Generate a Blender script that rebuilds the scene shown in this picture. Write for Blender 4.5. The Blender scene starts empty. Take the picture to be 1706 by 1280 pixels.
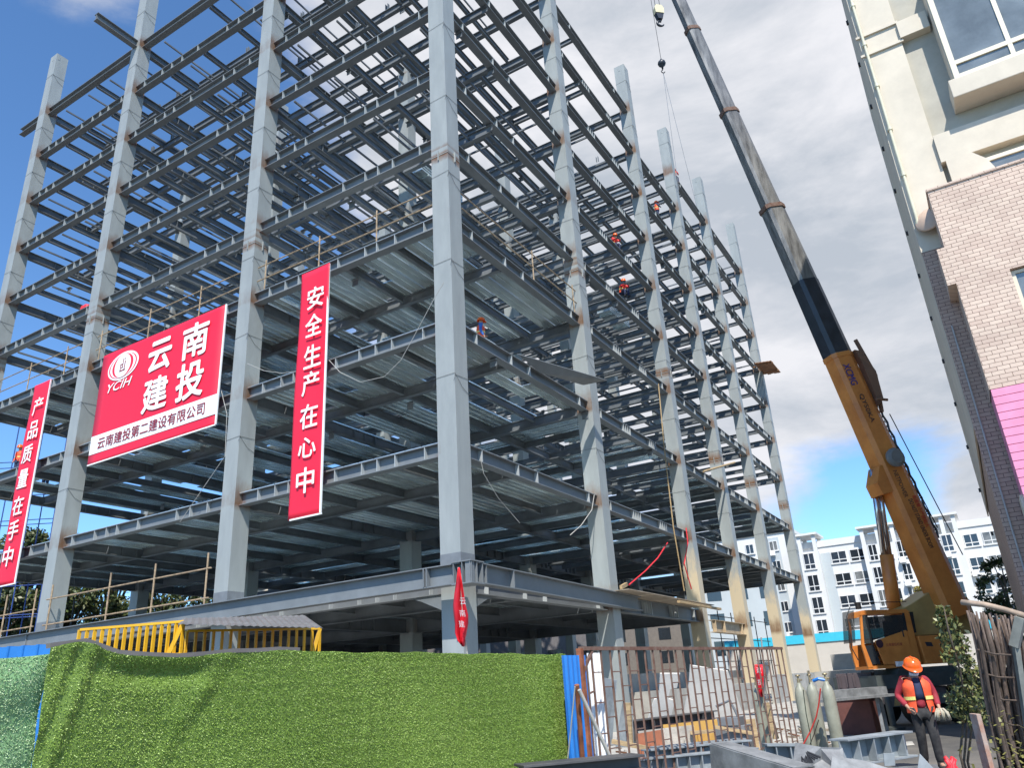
import bpy, bmesh, math, random
import numpy as np
from mathutils import Vector, Matrix
random.seed(7); rng = np.random.default_rng(11)
S = bpy.context.scene
V = Vector
# ---------------------------------------------------------------- camera
CAM = V((-18.064, -12.533, -3.611)); F = 1279.34
R0 = V((0.52187, -0.85114, -0.05750)); R1 = V((0.28967, 0.24049, -0.92641)); R2 = V((0.80234, 0.46681, 0.37206))
def orth():
    global R0, R1, R2
    R2 = R2.normalized(); R0 = (R0 - R2*R0.dot(R2)).normalized(); R1 = R2.cross(R0).normalized()
orth()
cam = bpy.data.objects.new('camera', bpy.data.cameras.new('camera')); S.collection.objects.link(cam)
M = Matrix.Identity(4)
for i in range(3):
    M[i][0] = R0[i]; M[i][1] = -R1[i]; M[i][2] = -R2[i]; M[i][3] = CAM[i]
cam.matrix_world = M
cam.data.sensor_width = 36; cam.data.lens = F/1706*36; cam.data.clip_end = 5000; cam.data.clip_start = 0.05
S.camera = cam
def px(x, y, d):                 # a point of the place at a given depth
    return CAM + R0*((x-853)/F*d) + R1*((y-640)/F*d) + R2*d
def dirp(x, y): return (R0*((x-853)/F) + R1*((y-640)/F) + R2).normalized()
def onp(x, y, ax, val):
    d = dirp(x, y); return CAM + d*((val-CAM[ax])/d[ax])
# ---------------------------------------------------------------- sun and sky
SUN = V((-0.667, -0.385, 1.0)).normalized()
el = math.asin(SUN.z); az = math.atan2(SUN.x, SUN.y)
sl = bpy.data.lights.new('sun', 'SUN'); sl.energy = 5.0; sl.angle = math.radians(0.5); sl.color = (1, 0.955, 0.88)
so = bpy.data.objects.new('sun', sl); S.collection.objects.link(so)
so.rotation_euler = (-SUN).to_track_quat('-Z', 'Y').to_euler()
w = bpy.data.worlds.new('World'); S.world = w; w.use_nodes = True
nt = w.node_tree; N = nt.nodes; LK = nt.links; N.clear()
def wn(t, **k):
    n = N.new(t)
    for a, b in k.items(): setattr(n, a, b)
    return n
wout = wn('ShaderNodeOutputWorld')
sky = wn('ShaderNodeTexSky', sky_type='NISHITA', sun_disc=False, sun_elevation=el, sun_rotation=az, altitude=1900, air_density=1.0, dust_density=0.2, ozone_density=2.0)
bg1 = wn('ShaderNodeBackground'); bg1.inputs[1].default_value = 0.15
tint = wn('ShaderNodeMix', data_type='RGBA', blend_type='MULTIPLY'); tint.inputs[0].default_value = 1
tint.inputs[7].default_value = (0.80, 1.10, 1.30, 1)
LK.new(sky.outputs[0], tint.inputs[6]); LK.new(tint.outputs[2], bg1.inputs[0])
bg2 = wn('ShaderNodeBackground'); bg2.inputs[1].default_value = 1.0
tc = wn('ShaderNodeTexCoord')
def noise(scale, detail, rough, dist, off, squash=2.2):
    mp = wn('ShaderNodeMapping'); mp.inputs['Scale'].default_value = (1, 1, squash); mp.inputs['Location'].default_value = off
    LK.new(tc.outputs['Generated'], mp.inputs[0])
    n = wn('ShaderNodeTexNoise'); n.inputs['Scale'].default_value = scale; n.inputs['Detail'].default_value = detail
    n.inputs['Roughness'].default_value = rough; n.inputs['Distortion'].default_value = dist
    LK.new(mp.outputs[0], n.inputs['Vector']); return n.outputs['Fac']
def mth(op, a, b=None, c=None, clamp=False):
    n = wn('ShaderNodeMath', operation=op); n.use_clamp = clamp
    for i, q in enumerate((a, b, c)):
        if q is None: continue
        if hasattr(q, 'is_linked'): LK.new(q, n.inputs[i])
        else: n.inputs[i].default_value = q
    return n.outputs[0]
def lobe(x, y, width, amp):      # a broad bank of cloud (or a clear gap) in one direction of the sky
    d = dirp(x, y); vm = wn('ShaderNodeVectorMath', operation='DOT_PRODUCT')
    LK.new(tc.outputs['Generated'], vm.inputs[0]); vm.inputs[1].default_value = d
    t = mth('SUBTRACT', 1.0, vm.outputs['Value']); t = mth('MULTIPLY', t, -1.0/(width*width)); t = mth('EXPONENT', t)
    return mth('MULTIPLY', t, amp)
n1 = noise(3.2, 8, 0.6, 0.4, (0.3, 0.1, 0.2)); n2 = noise(7.5, 9, 0.62, 0.2, (4, 2, 1))
m = mth('ADD', mth('MULTIPLY', n1, 1.0), mth('MULTIPLY', n2, 0.5))
m = mth('ADD', m, -0.62)
for L in ((40, 260, .30, -0.6), (250, 60, .16, -0.2), (60, 700, .25, -0.4), (10, 10, .07, .75), (200, -10, .06, .55), (150, 250, .05, .28), (110, 190, .16, -.30), (330, 140, .07, .15), (1470, 830, .075, -.85), (1640, 880, .06, .55),
          (1330, 50, .10, -0.24), (1100, 60, .09, -0.10), (1330, 420, .30, .85), (1150, 200, .22, .45), (720, 100, .25, .70), (330, 300, .07, -.15)):
    m = mth('ADD', m, lobe(*L))
ss = wn('ShaderNodeMapRange', interpolation_type='SMOOTHSTEP')
ss.inputs[1].default_value = 0.12; ss.inputs[2].default_value = 0.62; LK.new(m, ss.inputs[0])
shade = noise(2.6, 9, 0.62, 0.3, (1.7, 3.3, 5.1), 2.6)
rp = wn('ShaderNodeValToRGB'); LK.new(shade, rp.inputs[0])
rp.color_ramp.elements[0].position = 0.36; rp.color_ramp.elements[0].color = (0.39, 0.43, 0.49, 1)
rp.color_ramp.elements[1].position = 0.60; rp.color_ramp.elements[1].color = (0.66, 0.665, 0.70, 1)
LK.new(rp.outputs[0], bg2.inputs[0])
ms = wn('ShaderNodeMixShader'); LK.new(ss.outputs[0], ms.inputs[0]); LK.new(bg1.outputs[0], ms.inputs[1]); LK.new(bg2.outputs[0], ms.inputs[2])
LK.new(ms.outputs[0], wout.inputs[0])
S.view_settings.view_transform = 'Standard'; S.view_settings.look = 'None'; S.view_settings.exposure = 0.42; S.view_settings.gamma = 1
S.render.engine = 'CYCLES'; S.cycles.max_bounces = 8; S.cycles.diffuse_bounces = 4; S.cycles.glossy_bounces = 4; S.cycles.transparent_max_bounces = 8
S.cycles.use_denoising = True
# ---------------------------------------------------------------- materials
MATS = {}
def mat(name, col, rough=0.6, metal=0.0, var=0.12, scale=3.0, bump=0.0, bscale=40.0, col2=None, stretch=None, spec=0.5):
    if name in MATS: return MATS[name]
    m = bpy.data.materials.new(name); m.use_nodes = True; t = m.node_tree; b = t.nodes['Principled BSDF']
    b.inputs['Roughness'].default_value = rough; b.inputs['Metallic'].default_value = metal
    b.inputs['Specular IOR Level'].default_value = spec
    g = t.nodes.new('ShaderNodeNewGeometry'); n = t.nodes.new('ShaderNodeTexNoise')
    n.inputs['Scale'].default_value = scale; n.inputs['Detail'].default_value = 6; n.inputs['Roughness'].default_value = 0.65
    src = g.outputs['Position']
    if stretch:
        mp = t.nodes.new('ShaderNodeMapping'); mp.inputs['Scale'].default_value = stretch; t.links.new(src, mp.inputs[0]); src = mp.outputs[0]
    t.links.new(src, n.inputs['Vector'])
    r = t.nodes.new('ShaderNodeValToRGB'); t.links.new(n.outputs['Fac'], r.inputs[0])
    c2 = col2 or tuple(max(0, c*(1+var)) for c in col)
    c1 = col if col2 else tuple(c*(1-var) for c in col)
    r.color_ramp.elements[0].position = 0.35; r.color_ramp.elements[1].position = 0.68
    r.color_ramp.elements[0].color = (*c1, 1); r.color_ramp.elements[1].color = (*c2, 1)
    t.links.new(r.outputs[0], b.inputs['Base Color'])
    rr = t.nodes.new('ShaderNodeMapRange'); rr.inputs[3].default_value = max(0.03, rough-0.12); rr.inputs[4].default_value = min(1, rough+0.12)
    t.links.new(n.outputs['Fac'], rr.inputs[0]); t.links.new(rr.outputs[0], b.inputs['Roughness'])
    if bump:
        n2 = t.nodes.new('ShaderNodeTexNoise'); n2.inputs['Scale'].default_value = bscale; n2.inputs['Detail'].default_value = 4
        t.links.new(src, n2.inputs['Vector'])
        bp = t.nodes.new('ShaderNodeBump'); bp.inputs['Strength'].default_value = bump; bp.inputs['Distance'].default_value = 0.02
        t.links.new(n2.outputs['Fac'], bp.inputs['Height']); t.links.new(bp.outputs[0], b.inputs['Normal'])
    MATS[name] = m; return m
def add_attr_mix(m, attr, col, scale=9.0, soft=0.35, pos=None):
    t = m.node_tree; b = t.nodes['Principled BSDF']; lk = b.inputs['Base Color'].links[0]; src = lk.from_socket
    a = t.nodes.new('ShaderNodeAttribute'); a.attribute_name = attr
    g = t.nodes.new('ShaderNodeNewGeometry'); mp = t.nodes.new('ShaderNodeMapping'); mp.inputs['Scale'].default_value = (1, 1, 0.35)
    t.links.new(g.outputs['Position'], mp.inputs[0])
    n = t.nodes.new('ShaderNodeTexNoise'); n.inputs['Scale'].default_value = scale; n.inputs['Detail'].default_value = 7; n.inputs['Roughness'].default_value = 0.7
    t.links.new(mp.outputs[0], n.inputs['Vector'])
    ad = t.nodes.new('ShaderNodeMath'); ad.operation = 'ADD'; t.links.new(a.outputs['Fac'], ad.inputs[0]); t.links.new(n.outputs['Fac'], ad.inputs[1])
    mr = t.nodes.new('ShaderNodeMapRange'); mr.inputs[1].default_value = 0.85; mr.inputs[2].default_value = 0.85+soft
    t.links.new(ad.outputs[0], mr.inputs[0])
    mx = t.nodes.new('ShaderNodeMix'); mx.data_type = 'RGBA'; t.links.new(mr.outputs[0], mx.inputs[0]); t.links.new(src, mx.inputs[6])
    mx.inputs[7].default_value = (*col, 1); t.links.new(mx.outputs[2], b.inputs['Base Color'])
stiffm = mat('stiffener with painted sun', (0.37, 0.395, 0.395), 0.5, 0, .1, 2)  # same primer as the rest of the frame; the paler tone paints in sunlight
steel = mat('grey primed steel', (0.165, 0.18, 0.19), 0.55, 0.0, 0.13, 1.2, 0.05, 30)
colm = mat('primed column steel', (0.285, 0.305, 0.298), 0.48, 0.0, 0.09, 1.6, 0.06, 25, stretch=(1.3, 1.3, .35))
add_attr_mix(colm, 'tan', (0.52, 0.43, 0.29), 3.0, 0.3)
add_attr_mix(colm, 'rust', (0.15, 0.072, 0.03), 2.6, 0.70)
add_attr_mix(steel, 'rust', (0.16, 0.06, 0.03), 6.0, 0.45)
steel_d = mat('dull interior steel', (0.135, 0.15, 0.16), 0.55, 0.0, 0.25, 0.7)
galv = mat('galvanised deck', (0.72, 0.80, 0.79), 0.22, 0.68, 0.3, 0.8, 0.12, 1.3, stretch=(.35, 1, 1))
rustm = mat('rusty pipe', (0.12, 0.055, 0.035), 0.8, 0.0, 0.5, 8, col2=(0.19, 0.13, 0.10))
darkm = mat('dark wire', (0.03, 0.03, 0.033), 0.6)
scaf = mat('scaffold tube', (0.33, 0.24, 0.15), 0.7, 0.0, 0.4, 5)
red = mat('red banner cloth', (0.80, 0.012, 0.045), 0.55, 0, 0.05, 0.9)
redpl = mat('red plastic', (0.65, 0.02, 0.03), 0.5)
white = mat('white lettering', (0.80, 0.80, 0.78), 0.55, 0, 0.03)
dred = mat('dark red lettering', (0.28, 0.015, 0.03), 0.55, 0, 0.05)
wood = mat('sawn timber', (0.42, 0.30, 0.16), 0.8, 0, 0.3, 4, 0.2, 60, stretch=(1, 1, 6))
yel = mat('yellow paint', (0.72, 0.40, 0.015), 0.45, 0, 0.12, 3)
bluem = mat('blue sheet paint', (0.02, 0.17, 0.50), 0.4, 0, 0.15, 2)
conc = mat('concrete', (0.36, 0.345, 0.31), 0.85, 0, 0.2, 1.5, 0.2, 30)
glass = mat('window glass', (0.02, 0.025, 0.03), 0.06, 0.0, 0.1, 1, spec=0.9)
black = mat('black rubber', (0.018, 0.018, 0.018), 0.75)
# ---------------------------------------------------------------- mesh builder
class MB:
    def __init__(s): s.v = []; s.f = []; s.m = []; s.attr = {}
    def add(s, vs, fs, mi=0, **at):
        o = len(s.v); s.v += [tuple(p) for p in vs]; s.f += [tuple(o+i for i in f) for f in fs]; s.m += [mi]*len(fs)
        for k, a in at.items(): s.attr.setdefault(k, {}).update({o+i: x for i, x in enumerate(a)})
        return s
    BF = ((0, 3, 2, 1), (4, 5, 6, 7), (0, 1, 5, 4), (1, 2, 6, 5), (2, 3, 7, 6), (3, 0, 4, 7))
    def box(s, lo, hi, mi=0):
        (a, b, c), (d, e, f) = lo, hi
        a, d = min(a, d), max(a, d); b, e = min(b, e), max(b, e); c, f = min(c, f), max(c, f)
        return s.add([(a,b,c),(d,b,c),(d,e,c),(a,e,c),(a,b,f),(d,b,f),(d,e,f),(a,e,f)], MB.BF, mi)
    def bar(s, P, Q, w, h, mi=0, up=(0, 0, 1), n=1, rust=None):   # box from P to Q centred on the line
        P = V(P); Q = V(Q); d = (Q-P).normalized(); u = V(up)
        if abs(d.dot(u)) > 0.98: u = V((1, 0, 0))
        sd = d.cross(u).normalized(); u = sd.cross(d)
        a = sd*(w/2); b = u*(h/2)
        return s.add([P-a-b, P+a-b, P+a+b, P-a+b, Q-a-b, Q+a-b, Q+a+b, Q-a+b], MB.BF, mi)
    def tube(s, pts, r, n=8, mi=0, cap=True):
        pts = [V(p) for p in pts]; rs = r if isinstance(r, (list, tuple)) else [r]*len(pts)
        vs = []; fs = []; ref = None
        for i, p in enumerate(pts):
            t = (pts[min(i+1, len(pts)-1)]-pts[max(i-1, 0)]).normalized()
            if ref is None or abs(ref.dot(t)) > 0.95: ref = V((0, 0, 1)) if abs(t.z) < 0.9 else V((1, 0, 0))
            a = t.cross(ref).normalized(); b = a.cross(t); ref = b
            for k in range(n):
                c = 2*math.pi*k/n; vs.append(p+(a*math.cos(c)+b*math.sin(c))*rs[i])
        for i in range(len(pts)-1):
            for k in range(n):
                fs.append((i*n+k, i*n+(k+1) % n, (i+1)*n+(k+1) % n, (i+1)*n+k))
        if cap: fs.append(tuple(range(n))[::-1]); fs.append(tuple((len(pts)-1)*n+k for k in range(n)))
        return s.add(vs, fs, mi)
    def prism(s, poly, o, ux, uy, depth, mi=0):      # polygon in the plane (ux, uy) extruded by the vector depth
        o = V(o); ux = V(ux); uy = V(uy); dv = V(depth); n = len(poly)
        a = [o+ux*x+uy*y for x, y in poly]; b = [p+dv for p in a]
        fs = [tuple(range(n))[::-1], tuple(range(n, 2*n))]+[(i, (i+1) % n, n+(i+1) % n, n+i) for i in range(n)]
        return s.add(a+b, fs, mi)
    def lathe(s, prof, o, n=20, mi=0, axis=(0, 0, 1), ex=(1, 0, 0)):
        o = V(o); ax = V(axis).normalized(); e1 = (V(ex)-ax*V(ex).dot(ax)).normalized(); e2 = ax.cross(e1); vs = []; fs = []
        for r, h in prof:
            for k in range(n):
                c = 2*math.pi*k/n; vs.append(o+ax*h+(e1*math.cos(c)+e2*math.sin(c))*r)
        for i in range(len(prof)-1):
            for k in range(n): fs.append((i*n+k, i*n+(k+1) % n, (i+1)*n+(k+1) % n, (i+1)*n+k))
        fs.append(tuple(range(n))[::-1]); fs.append(tuple((len(prof)-1)*n+k for k in range(n)))
        return s.add(vs, fs, mi)
    def build(s, name, mats, parent=None, smooth=False, bevel=0, fixn=False):
        me = bpy.data.meshes.new(name); off = V((0, 0, 0)); p = parent
        while p is not None: off = off+p.location; p = p.parent
        me.from_pydata([(a-off.x, b-off.y, c-off.z) for a, b, c in s.v], [], s.f); 
        if not isinstance(mats, (list, tuple)): mats = [mats]
        for m_ in mats: me.materials.append(m_)
        me.polygons.foreach_set('material_index', s.m)
        if fixn:
            bm = bmesh.new(); bm.from_mesh(me); bmesh.ops.recalc_face_normals(bm, faces=bm.faces); bm.to_mesh(me); bm.free()
        for k, d in s.attr.items():
            at = me.attributes.new(k, 'FLOAT', 'POINT'); arr = np.zeros(len(s.v), dtype=np.float32)
            for i, x in d.items(): arr[i] = x
            at.data.foreach_set('value', arr)
        if smooth: me.polygons.foreach_set('use_smooth', [True]*len(me.polygons))
        o = bpy.data.objects.new(name, me); S.collection.objects.link(o)
        if parent is not None: o.parent = parent
        if bevel:
            b = o.modifiers.new('bevel', 'BEVEL'); b.width = bevel; b.segments = 2; b.limit_method = 'ANGLE'
        return o
def tag(o, label, cat, group=None, kind=None):
    if label: o['label'] = label
    if cat: o['category'] = cat
    if group: o['group'] = group
    o['kind'] = kind or 'thing'
    return o
def thing(name, label, cat, loc=(0, 0, 0), group=None):
    o = bpy.data.objects.new(name, None); o.location = V(loc); o.empty_display_size = 0.3; S.collection.objects.link(o)
    return tag(o, label, cat, group)
def struct(o): o['kind'] = 'structure'; return o
def copy_tree(o, loc=None, label=None, parent=None):
    c = o.copy(); S.collection.objects.link(c)
    if parent is not None: c.parent = parent
    if loc is not None: c.location = V(loc)
    if label: c['label'] = label
    for ch in list(o.children): copy_tree(ch, parent=c)
    return c
# lettering: a text set as a mesh, fitted into a rectangle (origin, right, up) of the place
def lettering(txt, o, ux, uy, wdt, hgt, m_, parent, name='lettering', bold=0.0, thick=0.012, shear=0.0, keep=False):
    cu = bpy.data.curves.new('txt', 'FONT'); cu.body = txt; cu.size = 1.0; cu.shear = shear; cu.resolution_u = 3
    ob = bpy.data.objects.new('txt', cu); S.collection.objects.link(ob)
    bpy.context.view_layer.update()
    me = bpy.data.meshes.new_from_object(ob.evaluated_get(bpy.context.evaluated_depsgraph_get()))
    bpy.data.objects.remove(ob); bpy.data.curves.remove(cu)
    n = len(me.vertices); co = np.zeros(n*3, dtype=np.float32); me.vertices.foreach_get('co', co); co = co.reshape(-1, 3)
    lo = co.min(0); sz = np.maximum(co.max(0)-lo, 1e-6)
    q = (co-lo)/sz
    o = V(o); ux = V(ux).normalized(); uy = V(uy).normalized(); nn = ux.cross(uy)
    off = V((0, 0, 0)); p = parent
    while p is not None: off = off+p.location; p = p.parent
    A = np.array(o-off)[None]+q[:, :1]*wdt*np.array(ux)[None]+q[:, 1:2]*hgt*np.array(uy)[None]+np.array(nn)[None]*thick
    fs = [tuple(pl.vertices) for pl in me.polygons]; vs = []; ff = []; e = bold*hgt*.75
    offs = [(0, 0)]+([(e*math.cos(k*math.pi/4), e*math.sin(k*math.pi/4)) for k in range(8)] if bold > 0 else [])
    for k, (ax_, ay_) in enumerate(offs):                 # emboldened by shifted copies, each a hair in front of the last
        B_ = A+np.array(ux)[None]*ax_+np.array(uy)[None]*ay_+np.array(nn)[None]*(k*.0006); b0 = len(vs); vs += B_.tolist(); ff += [tuple(b0+i for i in f) for f in fs]
    bpy.data.meshes.remove(me); me = bpy.data.meshes.new(name); me.from_pydata(vs, [], ff)
    me.materials.clear(); me.materials.append(m_)
    ob = bpy.data.objects.new(name, me); S.collection.objects.link(ob); ob.parent = parent
    return ob
# ================================================================ ground
gm = mat('dusty asphalt ground', (0.075, 0.072, 0.068), 0.9, 0, 0.3, 0.5, 0.4, 18, col2=(0.17, 0.155, 0.13))
g = MB(); g.add([(-400, -900, -5.2), (2500, -900, -5.2), (2500, 1500, -5.2), (-400, 1500, -5.2)], [(0, 1, 2, 3)])
struct(g.build('ground', gm))
pvm = mat('pale concrete paving', (0.40, 0.385, 0.35), 0.9, 0, 0.25, 0.8, 0.3, 25)
g = MB(); g.add([(-3, -8.2, -5.194), (9, -8.6, -5.194), (13, -6.5, -5.194), (48, -2.0, -5.194), (48, -.41, -5.194), (-3, -.41, -5.194)], [(0, 1, 2, 3, 4, 5)]); struct(g.build('site_apron', pvm))
g = MB(); g.box((-3, -.4, -5.26), (60, 34, -5.193)); struct(g.build('floor_slab', pvm))
# ================================================================ steel frame
Xc = [.355, 10.45, 21.33, 29.21, 37.40, 47.35]; Yc = [.355, 10.08, 21.02, 30.33]
Z = {1: -0.91, 2: 3.158, 3: 7.258, 4: 11.338, 5: 14.684, 6: 17.926, 7: 21.243, 8: 24.563, 9: 27.847, 10: 31.123}
HB = {k: 0.45 for k in Z}; HB[1] = 0.60
CW = 0.71; BW = 0.33; GZ = -5.2; TOP = 35.5
frame = thing('steel_framed_building', 'grey steel frame of a multi storey building under construction, open floors above metal decks', 'building frame', (0, 0, GZ))
def isec(H, B, tf, tw):
    a, b = B/2, tw/2
    return [(-a, 0), (a, 0), (a, tf), (b, tf), (b, H-tf), (a, H-tf), (a, H), (-a, H), (-a, H-tf), (-b, H-tf), (-b, tf), (-a, tf)]
def ibeam(mb, P, Q, H=.45, B=BW, tf=.028, tw=.02, mi=0, rust=0.0, up=(0, 0, 1)):
    P = V(P); Q = V(Q); L = (Q-P).length; d = (Q-P)/L; u = V(up); s = d.cross(u).normalized(); u = s.cross(d)
    sec = isec(H, B, tf, tw)
    st = [0, .12, .45, .9, L-.9, L-.45, L-.12, L] if (rust and L > 2.2) else [0, L]
    ru = [1, .75, .38, 0, 0, .38, .75, 1] if (rust and L > 2.2) else [0, 0]
    vs = []; fs = []; rv = []
    for t, r in zip(st, ru):
        for x, y in sec: vs.append(P+d*t+s*x+u*y); rv.append(r*rust)
    n = 12
    for i in range(len(st)-1):
        for k in range(n): fs.append((i*n+k, i*n+(k+1) % n, (i+1)*n+(k+1) % n, (i+1)*n+k))
    for b in (0, (len(st)-1)*n):
        for q in ((0, 1, 2, 3, 10, 11), (3, 4, 9, 10), (4, 5, 6, 7, 8, 9)): fs.append(tuple(b+i for i in (q if b else q[::-1])))
    mb.add(vs, fs, mi, rust=rv); return mb
def column(x, y, z0, z1, tan=None, splices=(14.1,), name='column'):
    mb = MB(); h = CW/2
    zs = {z0: 0, z1: .35, z1-.25: 0}
    for k, zb in Z.items():
        if zb > z1 or zb < z0: continue
        for dz, r in ((-.35, 0), (-.08, .55), (.05, .92), (.45, .82), (.9, .42), (1.6, 0)): zs[zb+dz] = r
    for s in splices:
        for dz, r in ((-.32, 0), (-.28, .45), (-.05, .95), (.0, 1.1), (.3, .75), (.75, .3)): zs[s+dz] = r
    zl = sorted(z for z in zs if z0 <= z <= z1)
    ij = [(i, j) for i, a in enumerate(Xc) for j, b in enumerate(Yc) if a == x and b == y][0]
    cs = ((-h, -h), (h, -h), (h, h), (-h, h))
    for k in range(4):                      # each face with its own weathering: most rust where the beams are welded on
        yface = k in (0, 2)                 # faces across the y axis
        wgt = 1.0 if (yface if ij[0] == 0 and ij[1] else (not yface if ij[1] == 0 and ij[0] else False)) else (.35 if ij == (0, 0) else .55)
        vs = []; fs = []; rv = []; tv = []
        for z in zl:
            for a, b in (cs[k], cs[(k+1) % 4]):
                vs.append((x+a, y+b, z)); r_ = zs[z]; near = any(abs(z-s) < .4 for s in splices); rv.append(r_*(1 if near else wgt)); tv.append(0 if tan is None else max(0, min(.85, (tan-z)/3.0+.4)))
        for i in range(len(zl)-1): fs.append((i*2, i*2+1, i*2+3, i*2+2))
        mb.add(vs, fs, 0, rust=rv, tan=tv)
    mb.add([(x+a, y+b, z1) for a, b in cs], [(0, 1, 2, 3)], 0, rust=[.3]*4)
    for s in splices:                       # erection lugs and weld seam
        for a, b in ((1, 0), (-1, 0), (0, 1), (0, -1)):
            for q in (-.03,):
                cx, cy = x+a*(h+.03)+b*q, y+b*(h+.03)+a*q
                mb.box((cx-(.03 if a else .012), cy-(.03 if b else .012), s-.22), (cx+(.03 if a else .012), cy+(.03 if b else .012), s+.2))
        mb.box((x-h-.012, y-h-.012, s-.012), (x+h+.012, y+h+.012, s+.012))
    mb.box((x-h+.1, y-h-.012, z1-.45), (x-h+.22, y-h, z1-.2)); mb.box((x-h-.012, y-.05, z1-.45), (x-h, y+.08, z1-.2))
    return mb.build(name, colm, frame)
col_objs = {}
TOPS = {(0, 3): 35.9, (2, 0): 35.1, (3, 0): 35.3, (4, 0): 35.8, (5, 0): 36.6}
for i, x in enumerate(Xc):
    for j, y in enumerate(Yc):
        facade = (i == 0 or j == 0)
        top = TOPS.get((i, j), TOP if facade else (31.7 if (i+j) % 3 else 34.6))
        tan = {2: 2.6, 3: 2.6, 4: 1.6, 5: 1.0}.get(i) if j == 0 else None
        sp = (14.1,) if (i, j) != (2, 0) else (12.6,)
        if j == 0 and i >= 3: sp = (9.2,)
        o = column(x, y, GZ, top, tan, sp); col_objs[(i, j)] = o
        if facade:
            h = CW/2+.012
            for k in range(2, 11):
                mb = MB(); z0 = Z[k]; z1 = Z.get(k+1, top); zc = z0+(z1-z0)*.62+random.uniform(-.15, .15)
                dz = [random.uniform(-.05, .05) for _ in range(4)]
                c = [(x-h, y-h, zc+dz[0]), (x+h, y-h, zc+dz[1]), (x+h, y+h, zc+dz[2]), (x-h, y+h, zc+dz[3])]
                c0 = V(c[0])
                mb.tube([c0+V((-.03, .03, -.22)), c0+V((-.04, -.02, -.12)), c[0], c[1], c[2], c[3], (x-h-.004, y-h-.004, zc+.02),
                         (x, y-h-.01, zc-.35), (x+h, y-h, zc-.5)], .0055, 5)
                mb.build('tie_wire', darkm, o)
basem = mat('bare grey steel band', (0.16, 0.175, 0.19), 0.6)
for i, j in ((0, 0), (0, 1), (0, 2)):
    mb = MB(); h = CW/2+.004; x, y = Xc[i], Yc[j]; mb.box((x-h, y-h, -.3), (x+h, y+h, .16)); mb.build('base_band', basem, col_objs[(i, j)])
def stiff_l(mb, x0, x1, y, zb, H, t=.012): mb.box((x0, y-t, zb+.028), (x1, y+t, zb+H-.028))
FL = [.10, .19, .27, .5, .63, .71, .79, .93]
FR = {0: [.1, .34, .48, .92], 1: [.06, .3, .325, .35, .375, .62, .645, .67, .695, .93], 2: [.06, .3, .56, .9],
      3: [.05, .09, .2, .24, .28, .45, .62, .66, .70, .85, .9, .95], 4: [.06, .1, .14, .18, .35, .52, .70, .74, .78, .82, .93]}
fx = .175+BW/2
for k in range(1, 11):
    zb, H = Z[k], HB[k]
    for j in range(3):                                 # left face
        mb = MB(); y0 = Yc[j]+CW/2; y1 = Yc[j+1]-CW/2
        ibeam(mb, (fx, y0, zb), (fx, y1, zb), H, rust=.62)
        if k < 10:
            for t in FL:
                yy = y0+(y1-y0)*(1-t if j != 1 else t); yy += random.uniform(-.12, .12)
                mb.box((.18, yy-.012, zb+.029), (fx-.011, yy+.012, zb+H-.029), 1)
        mb.build('beam', [steel, stiffm], frame)
    for i in range(5):                                 # right face
        if k == 10 and i == 2: continue
        if k == 1 and i > 1: continue
        mb = MB(); x0 = Xc[i]+CW/2; x1 = Xc[i+1]-CW/2
        ibeam(mb, (x0, fx, zb), (x1, fx, zb), H, rust=.5)
        if k < 10 or True:
            fr = FR[i] if k < 10 else [.2, .8]
            for t in fr:
                xx = x0+(x1-x0)*t; mb.box((xx-.014, .18, zb+.029), (xx+.014, fx-.011, zb+H-.029), 1)
        mb.build('beam', [steel, stiffm], frame)
# overhanging stubs at roof level
mb = MB(); ibeam(mb, (-2.35, 21.02, Z[10]), (0, 21.02, Z[10]), .45); mb.build('beam', steel, frame)
mb = MB(); ibeam(mb, (fx, 30.33+CW/2, Z[10]), (fx, 33.2, Z[10]), .45); mb.build('beam', steel, frame)
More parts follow.
